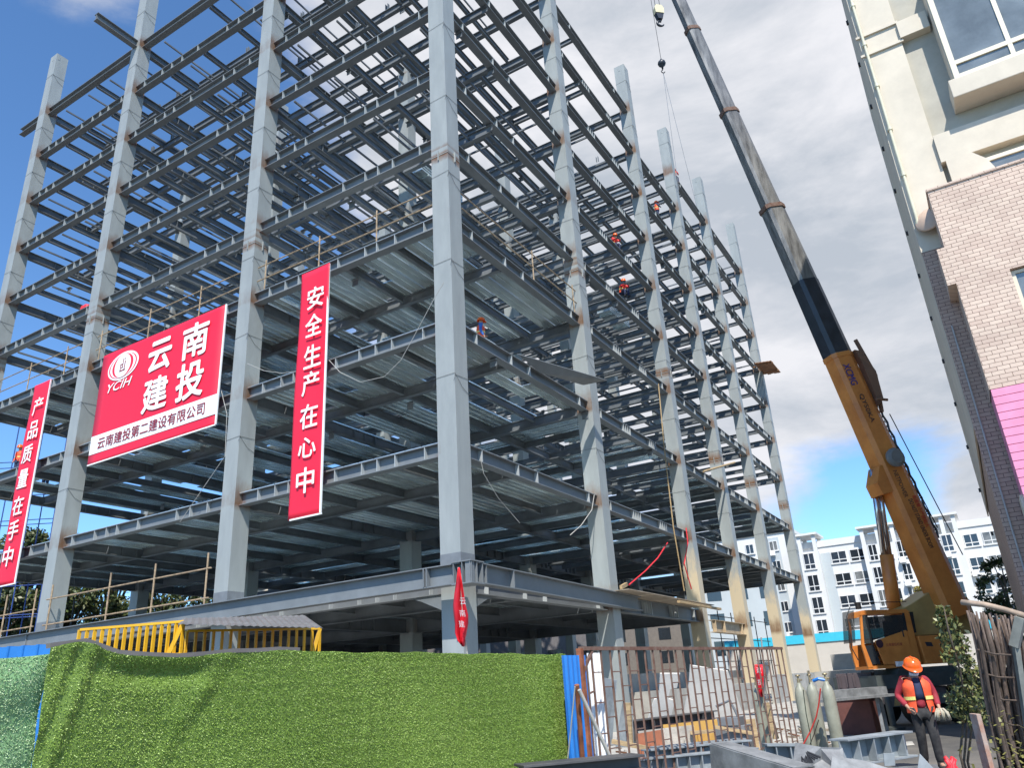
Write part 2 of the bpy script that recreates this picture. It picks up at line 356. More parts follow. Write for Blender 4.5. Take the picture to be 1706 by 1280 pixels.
# interior beams
mb = MB()
for k in range(1, 11):
    zb, H = Z[k], HB[k]
    for j, y in enumerate(Yc):
        if j == 0: continue
        for i in range(5):
            if k == 1 and i > 1: continue
            ibeam(mb, (Xc[i]+CW/2, y, zb), (Xc[i+1]-CW/2, y, zb), H, .26)
            if k < 10:
                for t in (.2, .27, .34, .6, .67, .74):
                    xx = Xc[i]+(Xc[i+1]-Xc[i])*t; mb.box((xx-.012, y-.12, zb+.03), (xx+.012, y-.012, zb+H-.03))
    for i, x in enumerate(Xc):
        if i == 0: continue
        if k == 1 and i > 2: continue
        for j in range(3): ibeam(mb, (x, Yc[j]+CW/2, zb), (x, Yc[j+1]-CW/2, zb), H, .26)
    for i in range(5):
        if k == 1 and i > 1: continue
        for j in range(3):
            x0, x1, y0, y1 = Xc[i]+.25, Xc[i+1]-.25, Yc[j]+.2, Yc[j+1]-.2
            if k == 10 and (i, j) in ((2, 0), (2, 1)): continue
            zs = zb+H-.32
            if i == 0:
                ibeam(mb, (Xc[0]+3.7, y0, zb+.04), (Xc[0]+3.7, y1, zb+.04), H-.04, .2)
                ts = (.25, .5, .75) if k < 10 else (.5,)
                for t in ts:
                    yy = y0+(y1-y0)*t
                    ibeam(mb, (x0, yy, zs), (Xc[0]+3.6, yy, zs), .30, .15, .016, .012)
                    ibeam(mb, (Xc[0]+3.8, yy, zs), (x1, yy, zs), .30, .15, .016, .012)
                if k > 4:
                    for t in (.12, .38, .62, .88):
                        if random.random() < .6:
                            yy = y0+(y1-y0)*t; mb.bar((Xc[0]+.4, yy, zs+.1), (x1, yy, zs+.1), .07, .09)
            else:
                for t in ((.25, .5, .75) if k < 5 else (.30, .37, .68) if (i+j) % 2 else (.33, .66)):
                    xx = x0+(x1-x0)*t
                    if random.random() < (.97 if k < 5 else .82 if k < 10 else .45): ibeam(mb, (xx, y0, zs), (xx, y1, zs), .30, .16, .016, .012)
                yy = y0+(y1-y0)*.5
                if k < 5 or random.random() < .35: ibeam(mb, (x0, yy, zb+.04), (x1, yy, zb+.04), H-.05, .2)
                if k > 4 and random.random() < .22:
                    for t in (.12, .37, .62, .87): mb.bar((x0+(x1-x0)*t, y0, zs+.2), (x0+(x1-x0)*t, y1, zs+.2), .08, .1)
# cleats standing on the roof beams and hanging connection plates
for k in (9, 10):
    for j in range(3):
        for i in range(5):
            for t in (.2, .4, .6, .8):
                yy = Yc[j]+(Yc[j+1]-Yc[j])*t; xx = Xc[i]+3.7
                if i == 0 or random.random() < .5:
                    z = Z[k]+.45
                    for q in (-.07, .07): mb.box((xx-.07, yy+q-.012, z), (xx+.07, yy+q+.012, z+.42))
for k in range(3, 10):
    for n in range(46):
        i = random.randrange(5); j = random.randrange(3)
        xx = random.uniform(Xc[i], Xc[i+1]); yy = Yc[j]+random.choice((.0, .5, 1))*(Yc[j+1]-Yc[j])
        mb.box((xx-.1, yy-.16, Z[k]-.1), (xx+.1, yy+.16, Z[k]-.085)); mb.box((xx-.012, yy-.14, Z[k]-.32), (xx+.012, yy+.14, Z[k]))
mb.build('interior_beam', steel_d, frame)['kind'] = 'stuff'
# metal decks, laid in planks
def deck(k, i, j, miss=0.0, hole=None):
    mb = MB(); zt = Z[k]+HB[k]+.004; x0, x1, y0, y1 = Xc[i]-.10, Xc[i+1]-.14, Yc[j]-.14, Yc[j+1]-.17
    if i == 0: x0 = Xc[0]-.16
    along_y = (i == 0); n = int(((y1-y0) if along_y else (x1-x0))/.62)
    for q in range(n):
        if random.random() < miss: continue
        a = q/n; b = (q+1)/n-.004
        segs = [(0, 1)]
        if miss and random.random() < .5: c = random.uniform(.2, .8); segs = [(0, c-.08), (c+.02, 1)] if random.random() < .5 else [(0, c)]
        for s0, s1 in segs:
            if along_y: lo = (x0+(x1-x0)*s0, y0+(y1-y0)*a, zt); hi = (x0+(x1-x0)*s1, y0+(y1-y0)*b, zt+.02)
            else: lo = (x0+(x1-x0)*a, y0+(y1-y0)*s0, zt); hi = (x0+(x1-x0)*b, y0+(y1-y0)*s1, zt+.02)
            mb.box(lo, hi)
            for r in (.02, .5, .98):               # folded ribs
                if along_y: yy = lo[1]+(hi[1]-lo[1])*r; mb.box((lo[0], yy-.012, zt-.03), (hi[0], yy+.012, zt-.001))
                else: xx = lo[0]+(hi[0]-lo[0])*r; mb.box((xx-.012, lo[1], zt-.03), (xx+.012, hi[1], zt-.001))
    mb.build('deck_panel', galv, frame)
for j in range(3):
    for i in range(5):
        if i < 2: deck(1, i, j, 0.0)
        deck(2, i, j, .0 if i == 0 else .06)
        if i != 1: deck(3, i, j, .05 if i == 0 else .12)
        else: deck(3, i, j, .42)
        if i == 0: deck(4, i, j, .02)
        elif i == 1 and j > 0: deck(4, i, j, .55)
# podium edge beams cantilevered outside the columns
NZ = -.85; ND = (-.72, -.76)
mb = MB(); ibeam(mb, (ND[0], ND[1]+.2, NZ), (-.40, 24.5, NZ), .55, .34)
for t in (.5, .55): mb.box((ND[0]-.17, ND[1]+t*2+.3, NZ+.03), (ND[0]-.01, ND[1]+t*2+.33, NZ+.52))
mb.build('edge_beam', steel, frame)
mb = MB(); ibeam(mb, (ND[0]+.2, ND[1], NZ), (12.4, -.12, NZ), .55, .34)
for t in (.05, .17): xx = ND[0]+13*t; mb.box((xx-.012, ND[1]-.16+t*.5, NZ+.03), (xx+.012, ND[1]-.012+t*.5, NZ+.52))
mb.build('edge_beam', steel, frame)
mb = MB(); mb.box((ND[0]-.2, ND[1]-.2, NZ-.03), (ND[0]+.45, ND[1]+.45, NZ)); mb.box((ND[0]-.2, ND[1]-.2, NZ+.55), (ND[0]+.45, ND[1]+.45, NZ+.58))
mb.box((ND[0]+.02, ND[1]+.02, NZ), (ND[0]+.3, ND[1]+.3, NZ+.55))
for a in (-.16, .1, .38):
    mb.box((ND[0]+a, ND[1]-.19, NZ), (ND[0]+a+.02, ND[1]+.02, NZ+.55)); mb.box((ND[0]-.19, ND[1]+a, NZ), (ND[0]+.02, ND[1]+a+.02, NZ+.55))
for a in range(3):
    for b in range(2): mb.lathe([(.025, 0), (.025, .03)], (ND[0]+.2+b*.1, ND[1]-.012, NZ+.12+a*.14), 6, 0, (0, -1, 0)); mb.lathe([(.025, 0), (.025, .03)], (ND[0]-.012, ND[1]+.2+b*.1, NZ+.12+a*.14), 6, 0, (-1, 0, 0))
mb.build('corner_node', steel, frame)
for y in (10.08, 21.02):
    mb = MB(); ibeam(mb, (-.5, y, NZ+.02), (0, y, NZ+.02), .5, .2); mb.build('bracket', steel, frame)
# haunches under the podium beams at the corner column
mb = MB()
mb.prism([(0, 0), (1.3, 0), (.9, -.12), (0, -.5)], (fx-.12, Yc[0]+CW/2, Z[1]), (0, 1, 0), (0, 0, 1), (.24, 0, 0))
mb.prism([(0, 0), (1.5, 0), (.9, -.12), (0, -.5)], (Xc[0]+CW/2, fx-.12, Z[1]), (1, 0, 0), (0, 0, 1), (0, .24, 0))
mb.build('haunch', steel, frame, fixn=True)
# short bracket left on a ground floor column
mb = MB(); a = onp(1187, 1044, 1, .3); b = onp(1246, 1062, 1, .3); zz = a.z-.3
ibeam(mb, (a.x, .3, zz), (Xc[3]-CW/2, .3, zz), .62, .34)
for t in (.02, .3, .9): xx = a.x+(Xc[3]-CW/2-a.x)*t; mb.box((xx-.015, .12, zz+.03), (xx+.015, .29, zz+.59))
mb.build('bracket', mat('tan coated steel', (0.40, 0.31, 0.20), .7, 0, .2, 3), frame)
# ---------------------------------------------------------------- low wall under the right face and deep shade rooms
mb = MB(); mb.box((9.5, 1.0, GZ), (33.4, 1.25, -3.2)); mb.box((33.4, .2, GZ), (46.9, .45, -3.55)); mb.box((12.4, -.12, GZ), (29, .99, -3.9))
tag(mb.build('plinth_wall', conc), 'low pale concrete wall at the foot of the steel columns', 'wall')
# ---------------------------------------------------------------- tube railings
def railing(pts, z0, h, posts, label, group='tube railings on the steel frame', rr=.026, mids=(.45, .95)):
    t = thing('tube_railing', label, 'railing', (pts[0][0], pts[0][1], z0), group)
    a, b = V((*pts[0], z0)), V((*pts[1], z0))
    for q in posts:
        p = a.lerp(b, q); mb = MB(); mb.tube([p, p+V((0, 0, h*1.1))], rr*1.15, 8); mb.build('post', scaf, t)
    for m_ in mids:
        mb = MB(); mb.tube([a+V((0, 0, h*m_)), b+V((0, 0, h*m_-.02))], rr, 8); mb.build('rail', scaf, t)
    return t
ZD = Z[4]+.475
railing([(.25, .75), (.25, 9.7)], ZD, 1.25, (.0, .3, .62, .95), 'tube railing on the deck edge above the tall narrow red banner')
railing([(.25, 10.5), (.25, 20.6)], ZD, 1.4, (.02, .27, .61, .97), 'tube railing on the deck edge above the big red sign')
railing([(.25, 21.5), (.25, 29.9)], ZD, 1.4, (.02, .19, .57, .95), 'tube railing on the deck edge above the leftmost red banner')
railing([(.8, .25), (10.1, .25)], ZD, 1.3, (.0, .58, .97), 'tube railing along the right face deck edge beside the corner column', mids=(.5, .98))
railing([(-.15, 10.5), (-.15, 20.6)], -.3, 1.7, (.02, .31, .58, .97), 'brown tube railing on the podium behind the yellow barriers', rr=.03, mids=(.18, .78))
railing([(-.05, 21.5), (-.05, 29.6)], -.3, 1.7, (.02, .3, .6, .97), 'brown tube railing on the podium edge at far left before the trees', rr=.03, mids=(.2, .6))
# ================================================================ near apartment building on the right
cream = mat('cream plaster', (0.60, 0.535, 0.43), 0.8, 0, 0.10, 0.9, 0.06, 60)
greyp = mat('grey plaster', (0.42, 0.395, 0.33), 0.85, 0, 0.10, 1.5, 0.05, 60)
shadep = mat('weathered side plaster', (0.54, 0.50, 0.44), 0.85, 0, 0.14, 1.5, 0.05, 40)
frm = mat('cream window frame', (0.66, 0.60, 0.46), 0.5, 0, 0.05)
pink = mat('pink siding', (0.74, 0.27, 0.42), 0.6, 0, 0.1, 2.5)
pipem = mat('cream drain pipe', (0.60, 0.57, 0.42), 0.5, 0, 0.06)
def brickmat(name, c1, c2, mo):
    m = mat(name, c1, 0.8); t = m.node_tree; b = t.nodes['Principled BSDF']
    g = t.nodes.new('ShaderNodeNewGeometry'); sp = t.nodes.new('ShaderNodeSeparateXYZ'); t.links.new(g.outputs['Position'], sp.inputs[0])
    ad = t.nodes.new('ShaderNodeMath'); ad.operation = 'ADD'; t.links.new(sp.outputs[0], ad.inputs[0]); t.links.new(sp.outputs[1], ad.inputs[1])
    cb = t.nodes.new('ShaderNodeCombineXYZ'); t.links.new(ad.outputs[0], cb.inputs[0]); t.links.new(sp.outputs[2], cb.inputs[1])
    br = t.nodes.new('ShaderNodeTexBrick'); t.links.new(cb.outputs[0], br.inputs['Vector'])
    br.inputs['Scale'].default_value = 1; br.inputs['Brick Width'].default_value = .235; br.inputs['Row Height'].default_value = .092
    br.inputs['Mortar Size'].default_value = .0065; br.inputs['Mortar Smooth'].default_value = .3; br.inputs['Bias'].default_value = 0
    br.inputs['Color1'].default_value = (*c1, 1); br.inputs['Color2'].default_value = (*c2, 1); br.inputs['Mortar'].default_value = (*mo, 1)
    n = t.nodes.new('ShaderNodeTexNoise'); n.inputs['Scale'].default_value = 1.3; t.links.new(g.outputs['Position'], n.inputs['Vector'])
    mr = t.nodes.new('ShaderNodeMapRange'); mr.inputs[3].default_value = .84; mr.inputs[4].default_value = 1.12; t.links.new(n.outputs['Fac'], mr.inputs[0])
    mx = t.nodes.new('ShaderNodeVectorMath'); mx.operation = 'SCALE'; t.links.new(br.outputs['Color'], mx.inputs[0]); t.links.new(mr.outputs[0], mx.inputs['Scale'])
    t.links.new(mx.outputs[0], b.inputs['Base Color'])
    bp = t.nodes.new('ShaderNodeBump'); bp.inputs['Strength'].default_value = .5; bp.inputs['Distance'].default_value = .006; bp.invert = True
    t.links.new(br.outputs['Fac'], bp.inputs['Height']); t.links.new(bp.outputs[0], b.inputs['Normal'])
    return m
brick = brickmat('pinkish facing brick', (0.56, 0.42, 0.335), (0.65, 0.51, 0.405), (0.17, 0.11, 0.085))
brickd = brickmat('brown facing brick', (0.44, 0.30, 0.235), (0.48, 0.34, 0.265), (0.13, 0.08, 0.065))
bld = thing('apartment_building', 'near apartment building with cream plaster above pink brick and pink siding, close at right edge', 'building', (1, -13.1, GZ))
mb = MB(); mb.box((1.15, -34, 5.63), (14, -13.09, 19)); mb.build('wall', greyp, bld)
mb = MB(); mb.box((1.15, -34, GZ), (14, -13.11, 5.62)); mb.build('brick_wall', brickd, bld)
mb = MB(); mb.box((1.0, -14.0, 5.63), (1.149, -13.05, 19)); mb.box((1.15, -13.088, 1.2), (14.02, -13.05, 19)); mb.build('corner_pier', [cream], bld)
mb = MB(); mb.box((1.0, -14.6, GZ), (1.149, -13.06, 5.625)); mb.build('brick_wall', brickd, bld)
for z in (11.73, 12.37): mb = MB(); mb.box((.94, -14.05, z), (.999, -13.0, z+.07)); mb.build('string_course', cream, bld)
mb = MB()
mb.box((.90, -14.70, 11.82), (1.149, -14.001, 12.36)); mb.build('cornice', cream, bld); mb = MB()
mb.box((.88, -20, 7.78), (1.149, -14.003, 8.58)); mb.build('cornice', cream, bld)
mb = MB(); mb.prism([(0, 0), (.9, 0), (.9, .9), (.35, .9), (.1, .6), (0, .3)], (.86, -15.0, 6.88), (0, 1, 0), (0, 0, 1), (.25, 0, 0))
mb.build('cornice', cream, bld, fixn=True)
# bay window of the upper floor
def win(parent, x, y0, y1, z0, z1, tr, mul, fm, gm_, t=.07, dep=.06, name='window'):
    m_ = MB(); m_.box((x, y0, z0), (x+dep, y0+t, z1)); m_.box((x, y1-t, z0), (x+dep, y1, z1))
    m_.box((x, y0+t, z0), (x+dep, y1-t, z0+t)); m_.box((x, y0+t, z1-t), (x+dep, y1-t, z1))
    for z in tr: m_.box((x+.004, y0+t, z-t*.5), (x+dep-.004, y1-t, z+t*.5))
    for y in mul: m_.box((x+.008, y-t*.4, z0+t), (x+dep-.008, y+t*.4, z1-t))
    f = m_.build(name, fm, parent)
    p = MB(); p.box((x+dep*.55, y0+t*.5, z0+t*.5), (x+dep*.7, y1-t*.5, z1-t*.5)); p.build('pane', gm_, f)
    return f
glassn = mat('pale reflecting glass', (0.22, 0.24, 0.23), 0.05, 0.35, 0.25, 0.8, spec=0.9)
zt = onp(1590, 104, 0, .5).z
win(bld, .50, -21, -14.78, 9.66, 12.8, (zt,), (-16.05, -18.3), frm, glassn, .12, .08)
mb = MB(); mb.box((.58, -14.85, 9.65), (1.15, -14.76, 12.8)); mb.box((.50, -21, 12.8), (1.15, -14.76, 13.3)); mb.build('bay_side', cream, bld)
mb = MB(); mb.box((.42, -21.1, 9.12), (1.15, -14.62, 9.645)); mb.build('sill', cream, bld, bevel=.02)
win(bld, .95, -21, -14.75, 5.9, 7.55, (6.9,), (-16.2,), frm, glassn, .1, .08)
mb = MB(); mb.box((.9, -14.74, 5.9), (1.1, -14.45, 7.6)); mb.build('bay_side', cream, bld)
# brick bay
mb = MB(); mb.box((0, -30, 4.19), (.998, -13.49, 6.61)); mb.box((.002, -13.489, 4.19), (.996, -13.33, 5.12))
mb.box((0, -14.52, 1.66), (.998, -13.50, 4.189)); mb.box((0, -30, 1.66), (.998, -14.521, 2.9)); mb.box((0.25, -30, 2.901), (.998, -14.521, 4.189))
mb.build('brick_bay', brick, bld)
mb = MB(); mb.box((-.03, -30, 6.61), (1.0, -13.46, 6.67)); mb.build('coping', brick, bld)
win(bld, .10, -20, -14.53, 2.91, 4.17, (), (-15.4,), frm, glassn, .07, .06)
mb = MB()
for k in range(40):
    z = 1.64-k*.172
    if z < GZ+.2: break
    mb.box((-.03, -30, z-.158), (.9, -13.52, z))
mb.box((.0, -30, GZ), (.88, -13.55, 1.63)); mb.build('siding', pink, bld)
mb = MB(); mb.box((.15, -13.52, -1.9), (.8, -13.46, -.55)); mb.build('side_window', frm, bld)
mb = MB(); mb.tube([(.90, -13.16, 19), (.90, -13.16, 6.2)], .035, 10)
for k in range(9):
    z = 6.4+k*1.42; mb.lathe([(.05, -.05), (.05, .05)], (.90, -13.16, z), 10); mb.box((.9, -13.22, z-.02), (1.0, -13.10, z+.02))
mb.build('drain_pipe', pipem, bld)
mb = MB(); mb.tube([(.95, -13.22, 3.6), (.95, -13.2, -1), (.95, -13.2, -5.0)], .02, 8); mb.build('cable', mat('grey cable', (.4, .38, .36), .6), bld)
mb = MB()
for k in range(14): z = -1+k*1.4; mb.box((13.5-k*.6, -13.05, z), (13.62-k*.6, -12.98, z+.12))
mb.build('clamp', darkm, bld)
mb = MB(); mb.lathe([(.05, -.06), (.33, -.03), (.36, 0), (.33, .03), (.1, .12)], (.80, -13.42, 6.35), 24, 0, (-.9, .35, .3)); mb.build('wall_lamp', mat('terracotta dish', (.55, .40, .30), .6), bld, smooth=True)
# ================================================================ white apartment blocks far behind
wh = mat('white render', (0.66, 0.65, 0.62), 0.8, 0, 0.04, .3)
lg = mat('pale grey render', (0.44, 0.48, 0.49), 0.8, 0, 0.05, .3)
XA = 100.0
glass2 = mat('curtained glass', (.16, .165, .16), .15, 0, .5, .6); glass3 = mat('sky lit glass', (.05, .065, .085), .05, .2, .4, .5)
def yy(x_, y_=960, X=XA): return onp(x_, y_, 0, X).y
def zz_(x_, y_, X=XA): return onp(x_, y_, 0, X).z
def aptwin(parent, X, y0, y1, z0, z1, n=2, low=.3):
    m_ = MB(); m_.box((X-.16, y1-.12, z0-.1), (X-.01, y0+.12, z0+.08))
    t = .09; m_.box((X-.1, y1, z0+.08), (X-.01, y1+t, z1)); m_.box((X-.1, y0-t, z0+.08), (X-.01, y0, z1)); m_.box((X-.1, y1+t, z1-t), (X-.01, y0-t, z1))
    zl = z0+(z1-z0)*low; m_.box((X-.095, y1+t, zl-.06), (X-.01, y0-t, zl+.06))
    for k in range(1, n): y = y1+(y0-y1)*k/n; m_.box((X-.09, y-.05, z0+.08), (X-.01, y+.05, z1-t))
    f = m_.build('window', wh, parent); p = MB(); p.box((X-.05, y1+.04, z0+.05), (X-.015, y0-.04, z1-.04)); p.build('pane', random.choice((glass, glass, glass2, glass3)), f)
    if random.random() < .22 and z0 > -3: q_ = MB(); q_.box((X-.75, y0+.15-.9, z0-.75), (X-.2, y0+.05, z0-.15)); q_.build('air_conditioner', white, parent)
    return f
apt = thing('apartment_block', 'white apartment block with grey panels and roof pergolas in the sunlit distance behind the crane', 'building', (XA, -5, GZ))
zr = zz_(1420, 905)
ya, yb = yy(1343), yy(1700)
mb = MB(); mb.box((XA, yb-18, GZ), (XA+12, ya+1.2, zr)); mb.box((XA-.15, yb-18, zr), (XA+.3, ya+1.2, zr+.9)); mb.build('wall', wh, apt)
PT = 3.02; z0f = zz_(1398, 972)           # second row window bottoms
rows = [z0f+PT*k-.35 for k in (1, 0, -1, -2, -3)]
def cols(a, b, X, hgt, n, ptop=0, low=.3, dz=0):
    for z in rows[ptop:]: aptwin(apt, X, yy(a), yy(b), z+dz, z+dz+hgt, n, low)
mb = MB(); 
for a, b in ((1372, 1390), (1456, 1466)): mb.box((XA-.03, yy(b), GZ), (XA-.001, yy(a), zr-.9))
mb.build('panel', lg, apt)
cols(1391, 1418, XA, 1.65, 2); cols(1424, 1454, XA, 1.65, 2)
# stair towers with pergola tops
for a, b, top_px in ((1338, 1371, 882), (1447, 1536, 868), (1545, 1618, 852)):
    XT = XA-1.2; zt_ = zz_(a, top_px+8, XT); y0, y1 = yy(a, 960, XT), yy(b, 960, XT)
    mb = MB(); mb.box((XT, y1, GZ), (XA-.001, y0, zt_-2.6))
    mb.box((XT-.3, y1-.3, zt_-.3), (XA+4, y0+.3, zt_))
    npil = 2 if b-a < 50 else 4
    for k in range(npil):
        y = y0-.3-(y0-y1-.6)*k/(npil-1); mb.box((XT, y-.25, zt_-2.6), (XT+.5, y+.25, zt_-.3)); mb.box((XA+3, y-.25, zr), (XA+3.5, y+.25, zt_-.3))
    mb.build('stair_tower', wh, apt)
    for z in rows:
        if b-a < 50: aptwin(apt, XT, y0-.5, y0-2.0, z-.5, z+1.75, 2, .3)
        else:
            n = 3 if b-a > 80 else 2; sw = (y0-y1-1.0)/n
            for k in range(n): aptwin(apt, XT, y0-.7-sw*k, y0-.7-sw*(k+1)+.7, z-.4, z+1.8, 2, .32)
cols(1622, 1648, XA, 1.65, 2); cols(1655, 1685, XA, 1.65, 2)
blk = thing('apartment_block', 'narrow grey and white apartment block seen between the last steel columns', 'building', (XA+6, 12, GZ))
XB = XA+6; mb = MB(); zt_ = zz_(1300, 888, XB); mb.box((XB, yy(1331, 960, XB), GZ), (XB+12, yy(1180, 960, XB), zt_)); mb.box((XB-.2, yy(1331, 960, XB)-.2, zt_), (XB+12, yy(1180, 960, XB)+.2, zt_+.5)); mb.build('wall', wh, blk)
mb = MB(); mb.box((XB-.05, yy(1308, 960, XB), GZ), (XB-.001, yy(1287, 960, XB), zt_-.6)); mb.build('panel', lg, blk)
for k in range(6):
    z = zz_(1300, 917, XB)-PT*k
    for a, b in ((1291, 1305), (1250, 1264), (1220, 1236)): aptwin(blk, XB-.06, yy(a, 960, XB), yy(b, 960, XB), z, z+1.5, 2, .0)
# more distant buildings glimpsed through the frame
for nm, lab, (a, b, t, d) in (('apartment_block', 'pale cream building glimpsed through the ground floor between the left steel columns', (425, 600, 905, 62)),
                              ('office_building', 'dark grey building glimpsed through the frame right of the corner column', (845, 1010, 830, 88)), ('apartment_block', 'pale grey building glimpsed low between the third and fifth right columns', (1165, 1300, 950, 92)), ('warehouse', 'dull brown low building glimpsed under the podium right of the second right column', (1004, 1168, 1010, 110)), ('site_shed', 'long dark shed glimpsed under the podium on both sides of the corner column', (575, 850, 1040, 84)), ('site_shed', 'long dark shed low behind the podium railing at far left', (250, 430, 1075, 90))):
    p0 = px(a, 1000, d); p1 = px(b, 1000, d); zt_ = px((a+b)/2, t, d).z
    th = thing(nm, lab, 'building', (p0.x, p0.y, GZ)); wdir = (p1-p0); wdir.z = 0; L = wdir.length; wdir.normalize(); nd = V((-wdir.y, wdir.x, 0)); 
    if nd.dot(R2) < 0: nd = -nd
    mb = MB(); q = V((p0.x, p0.y, GZ)); mb.prism([(0, 0), (L, 0), (L, zt_-GZ), (0, zt_-GZ)], q, wdir, (0, 0, 1), nd*10); mb.build('wall', cream if 'cream' in lab else lg if 'pale' in lab else mat('brown cladding', (.16, .14, .12), .7) if 'brown' in lab else mat('dark cladding', (.13, .12, .12), .6), th, fixn=True)
    for i_ in range(int(L/3.2)):
        for k in range(int((zt_-GZ)/3.1)):
            o = q+wdir*(1+i_*3.2)+V((0, 0, 1+k*3.1))-nd*.04
            mb = MB(); mb.prism([(0, 0), (1.7, 0), (1.7, 1.6), (0, 1.6)], o, wdir, (0, 0, 1), nd*.03); mb.build('window', glass, th, fixn=True)
# hoarding with cyan coping
hm = mat('beige hoarding', (0.55, 0.51, 0.45), .7, 0, .06, .5); cy = mat('cyan coping', (0.05, 0.50, 0.68), .5, 0, .05)
X = 64; hd = thing('boundary_wall', 'beige boundary wall with a bright cyan top band behind the crane cab', 'wall', (X, 0, GZ))
z1 = zz_(1400, 1068, X); z2 = zz_(1400, 1053, X)
mb = MB(); mb.box((X, -26, GZ), (X+.3, 12, z1)); mb.build('wall', hm, hd)
mb = MB(); mb.box((X-.1, -26, z1), (X+.4, 12, z2)); mb.build('coping', cy, hd)
# perforated concrete block
o = px(1388, 1118, 40); hx = V((0, -1, 0)); t = thing('hollow_slab', 'grey concrete block with six round holes beside the dark wall at last column', 'concrete block', o)
mb = MB(); Wd = 36/F*40*1.15; Hd = 25/F*40
mb.prism([(0, 0), (Wd, 0), (Wd, Hd), (0, Hd)], o, hx, (0, 0, 1), (.5, 0, 0)); b_ = mb.build('slab', conc, t, fixn=True)
for r in range(2):
    for c in range(3):
        mb = MB(); mb.lathe([(.14, -.012), (.14, .004), (.09, .004), (.09, -.01)], o+hx*(Wd*(.2+.3*c))+V((-.001, 0, Hd*(.27+.46*r))), 16, 0, (-1, 0, 0)); mb.build('hole_rim', mat('dark hole', (.08, .075, .07), .9), t)
mb = MB(); mb.box((o.x-.3, o.y-Wd-.5, GZ), (o.x+1.2, o.y+.9, o.z-.01)); tag(mb.build('concrete_plinth', conc), 'concrete base carrying the block with six round holes', 'concrete base')
# ================================================================ truck crane
org = mat('crane orange paint', (0.50, 0.165, 0.035), 0.42, 0, 0.10, 1.1, 0.12, 14, col2=(0.72, 0.275, 0.06))
bm_ = mat('weathered grey boom', (0.19, 0.185, 0.175), 0.42, 0.3, 0.5, 1.6, 0.06, 12, stretch=(2.5, 2.5, .5))
dkb = mat('dark greased steel', (0.03, 0.035, 0.045), 0.4, 0.2, 0.3, 2)
chm = mat('chrome rod', (0.55, 0.56, 0.58), 0.15, 0.9, 0.05)
carr = mat('carrier grey green', (0.06, 0.07, 0.065), 0.6, 0, 0.3, 2)
P0 = px(1579, 1000, 24); TIP = px(1090, -94, 33)
crane = thing('truck_crane', 'orange truck crane with long grey telescopic boom raised beside the steel frame', 'crane', (P0.x, P0.y, GZ))
bd = (TIP-P0); BL = bd.length; bd.normalize(); hd_ = V((bd.x, bd.y, 0)).normalized()
bn = hd_.cross(V((0, 0, 1))).normalized()                 # sideways
if bn.dot(R2) > 0: bn = -bn                              # towards the viewer's side
bu = bn.cross(bd).normalized()
if bu.dot(hd_) > 0: bu = -bu                              # back (upper) side of the boom
def proj(P):
    q = P-CAM; z = q.dot(R2); return 853+F*q.dot(R0)/z, 640+F*q.dot(R1)/z
def tb(ypix):
    lo, hi = 0.0, 1.0
    for _ in range(40):
        mid = (lo+hi)/2
        if proj(P0+bd*BL*mid)[1] > ypix: lo = mid
        else: hi = mid
    return lo*BL
def boomsec(t0, t1, w0, w1, name, m_, parent=crane, wd=.72):
    mb = MB(); vs = []; 
    pf = [(-.5, -.36), (-.36, -.5), (.2, -.5), (.5, -.2), (.5, .2), (.2, .5), (-.36, .5), (-.5, .36)]
    for t, w_ in ((t0, w0), (t1, w1)):
        for a, b in pf: vs.append(P0+bd*t+bu*(a*w_)+bn*(b*w_*wd))
    n = 8; fs = [(k, (k+1) % n, n+(k+1) % n, n+k) for k in range(n)]+[tuple(range(n))[::-1], tuple(range(n, 2*n))]
    mb.add(vs, fs); return mb.build(name, m_, parent, fixn=True)
ts = [tb(y) for y in (592, 345, 185, 48)]
boom = boomsec(-.5, ts[0], 1.07, .93, 'boom', org)
s2 = boomsec(ts[0]-.5, ts[1], .93, .82, 'boom_section', bm_)
s3 = boomsec(ts[1]-.5, ts[2], .72, .66, 'boom_section', bm_)
s4 = boomsec(ts[2]-.5, ts[3], .60, .57, 'boom_section', bm_)
s5 = boomsec(ts[3]-.5, BL, .52, .48, 'boom_section', bm_)
boomsec(ts[0]+.02, tb(470), .945, .905, 'greased_band', dkb, s2)
for t, w_ in ((ts[0], .98), (ts[1], .92), (ts[2], .74), (ts[3], .64)): boomsec(t-.16, t, w_, w_, 'collar', org if t == ts[0] else rustm)
hdm = MB()
for sgn in (-1, 1): hdm.prism([(-.3, -.5), (.9, -.6), (1.1, .1), (.4, .5), (-.3, .3)], TIP+bn*(sgn*.24), bd, bu, bn*(.04*sgn))
hdm.lathe([(.28, -.2), (.28, .2)], TIP+bd*.7-bu*.15, 18, 0, bn); hdm.build('boom_head', bm_, crane, fixn=True)
# lug, winch drum and pin on the boom
tl = tb(770); mb = MB()
LUG = P0+bd*(tl-.85)-bu*.72
mb.prism([(-1.0, -.88), (-.6, -.9), (-.1, -.55), (-.1, -.3), (-1.0, -.3)], P0+bd*tl+bn*-.3, bd, bu, bn*.6); mb.build('cylinder_lug', org, crane, fixn=True)
mb = MB(); mb.lathe([(.1, 0), (.30, .02), (.32, .14), (.22, .2), (.05, .2)], P0+bd*tl+bn*.5-bu*.1, 18, 0, bn); mb.build('pivot_cover', mat('grey cast cover', (.17, .18, .18), .6), crane, smooth=False)
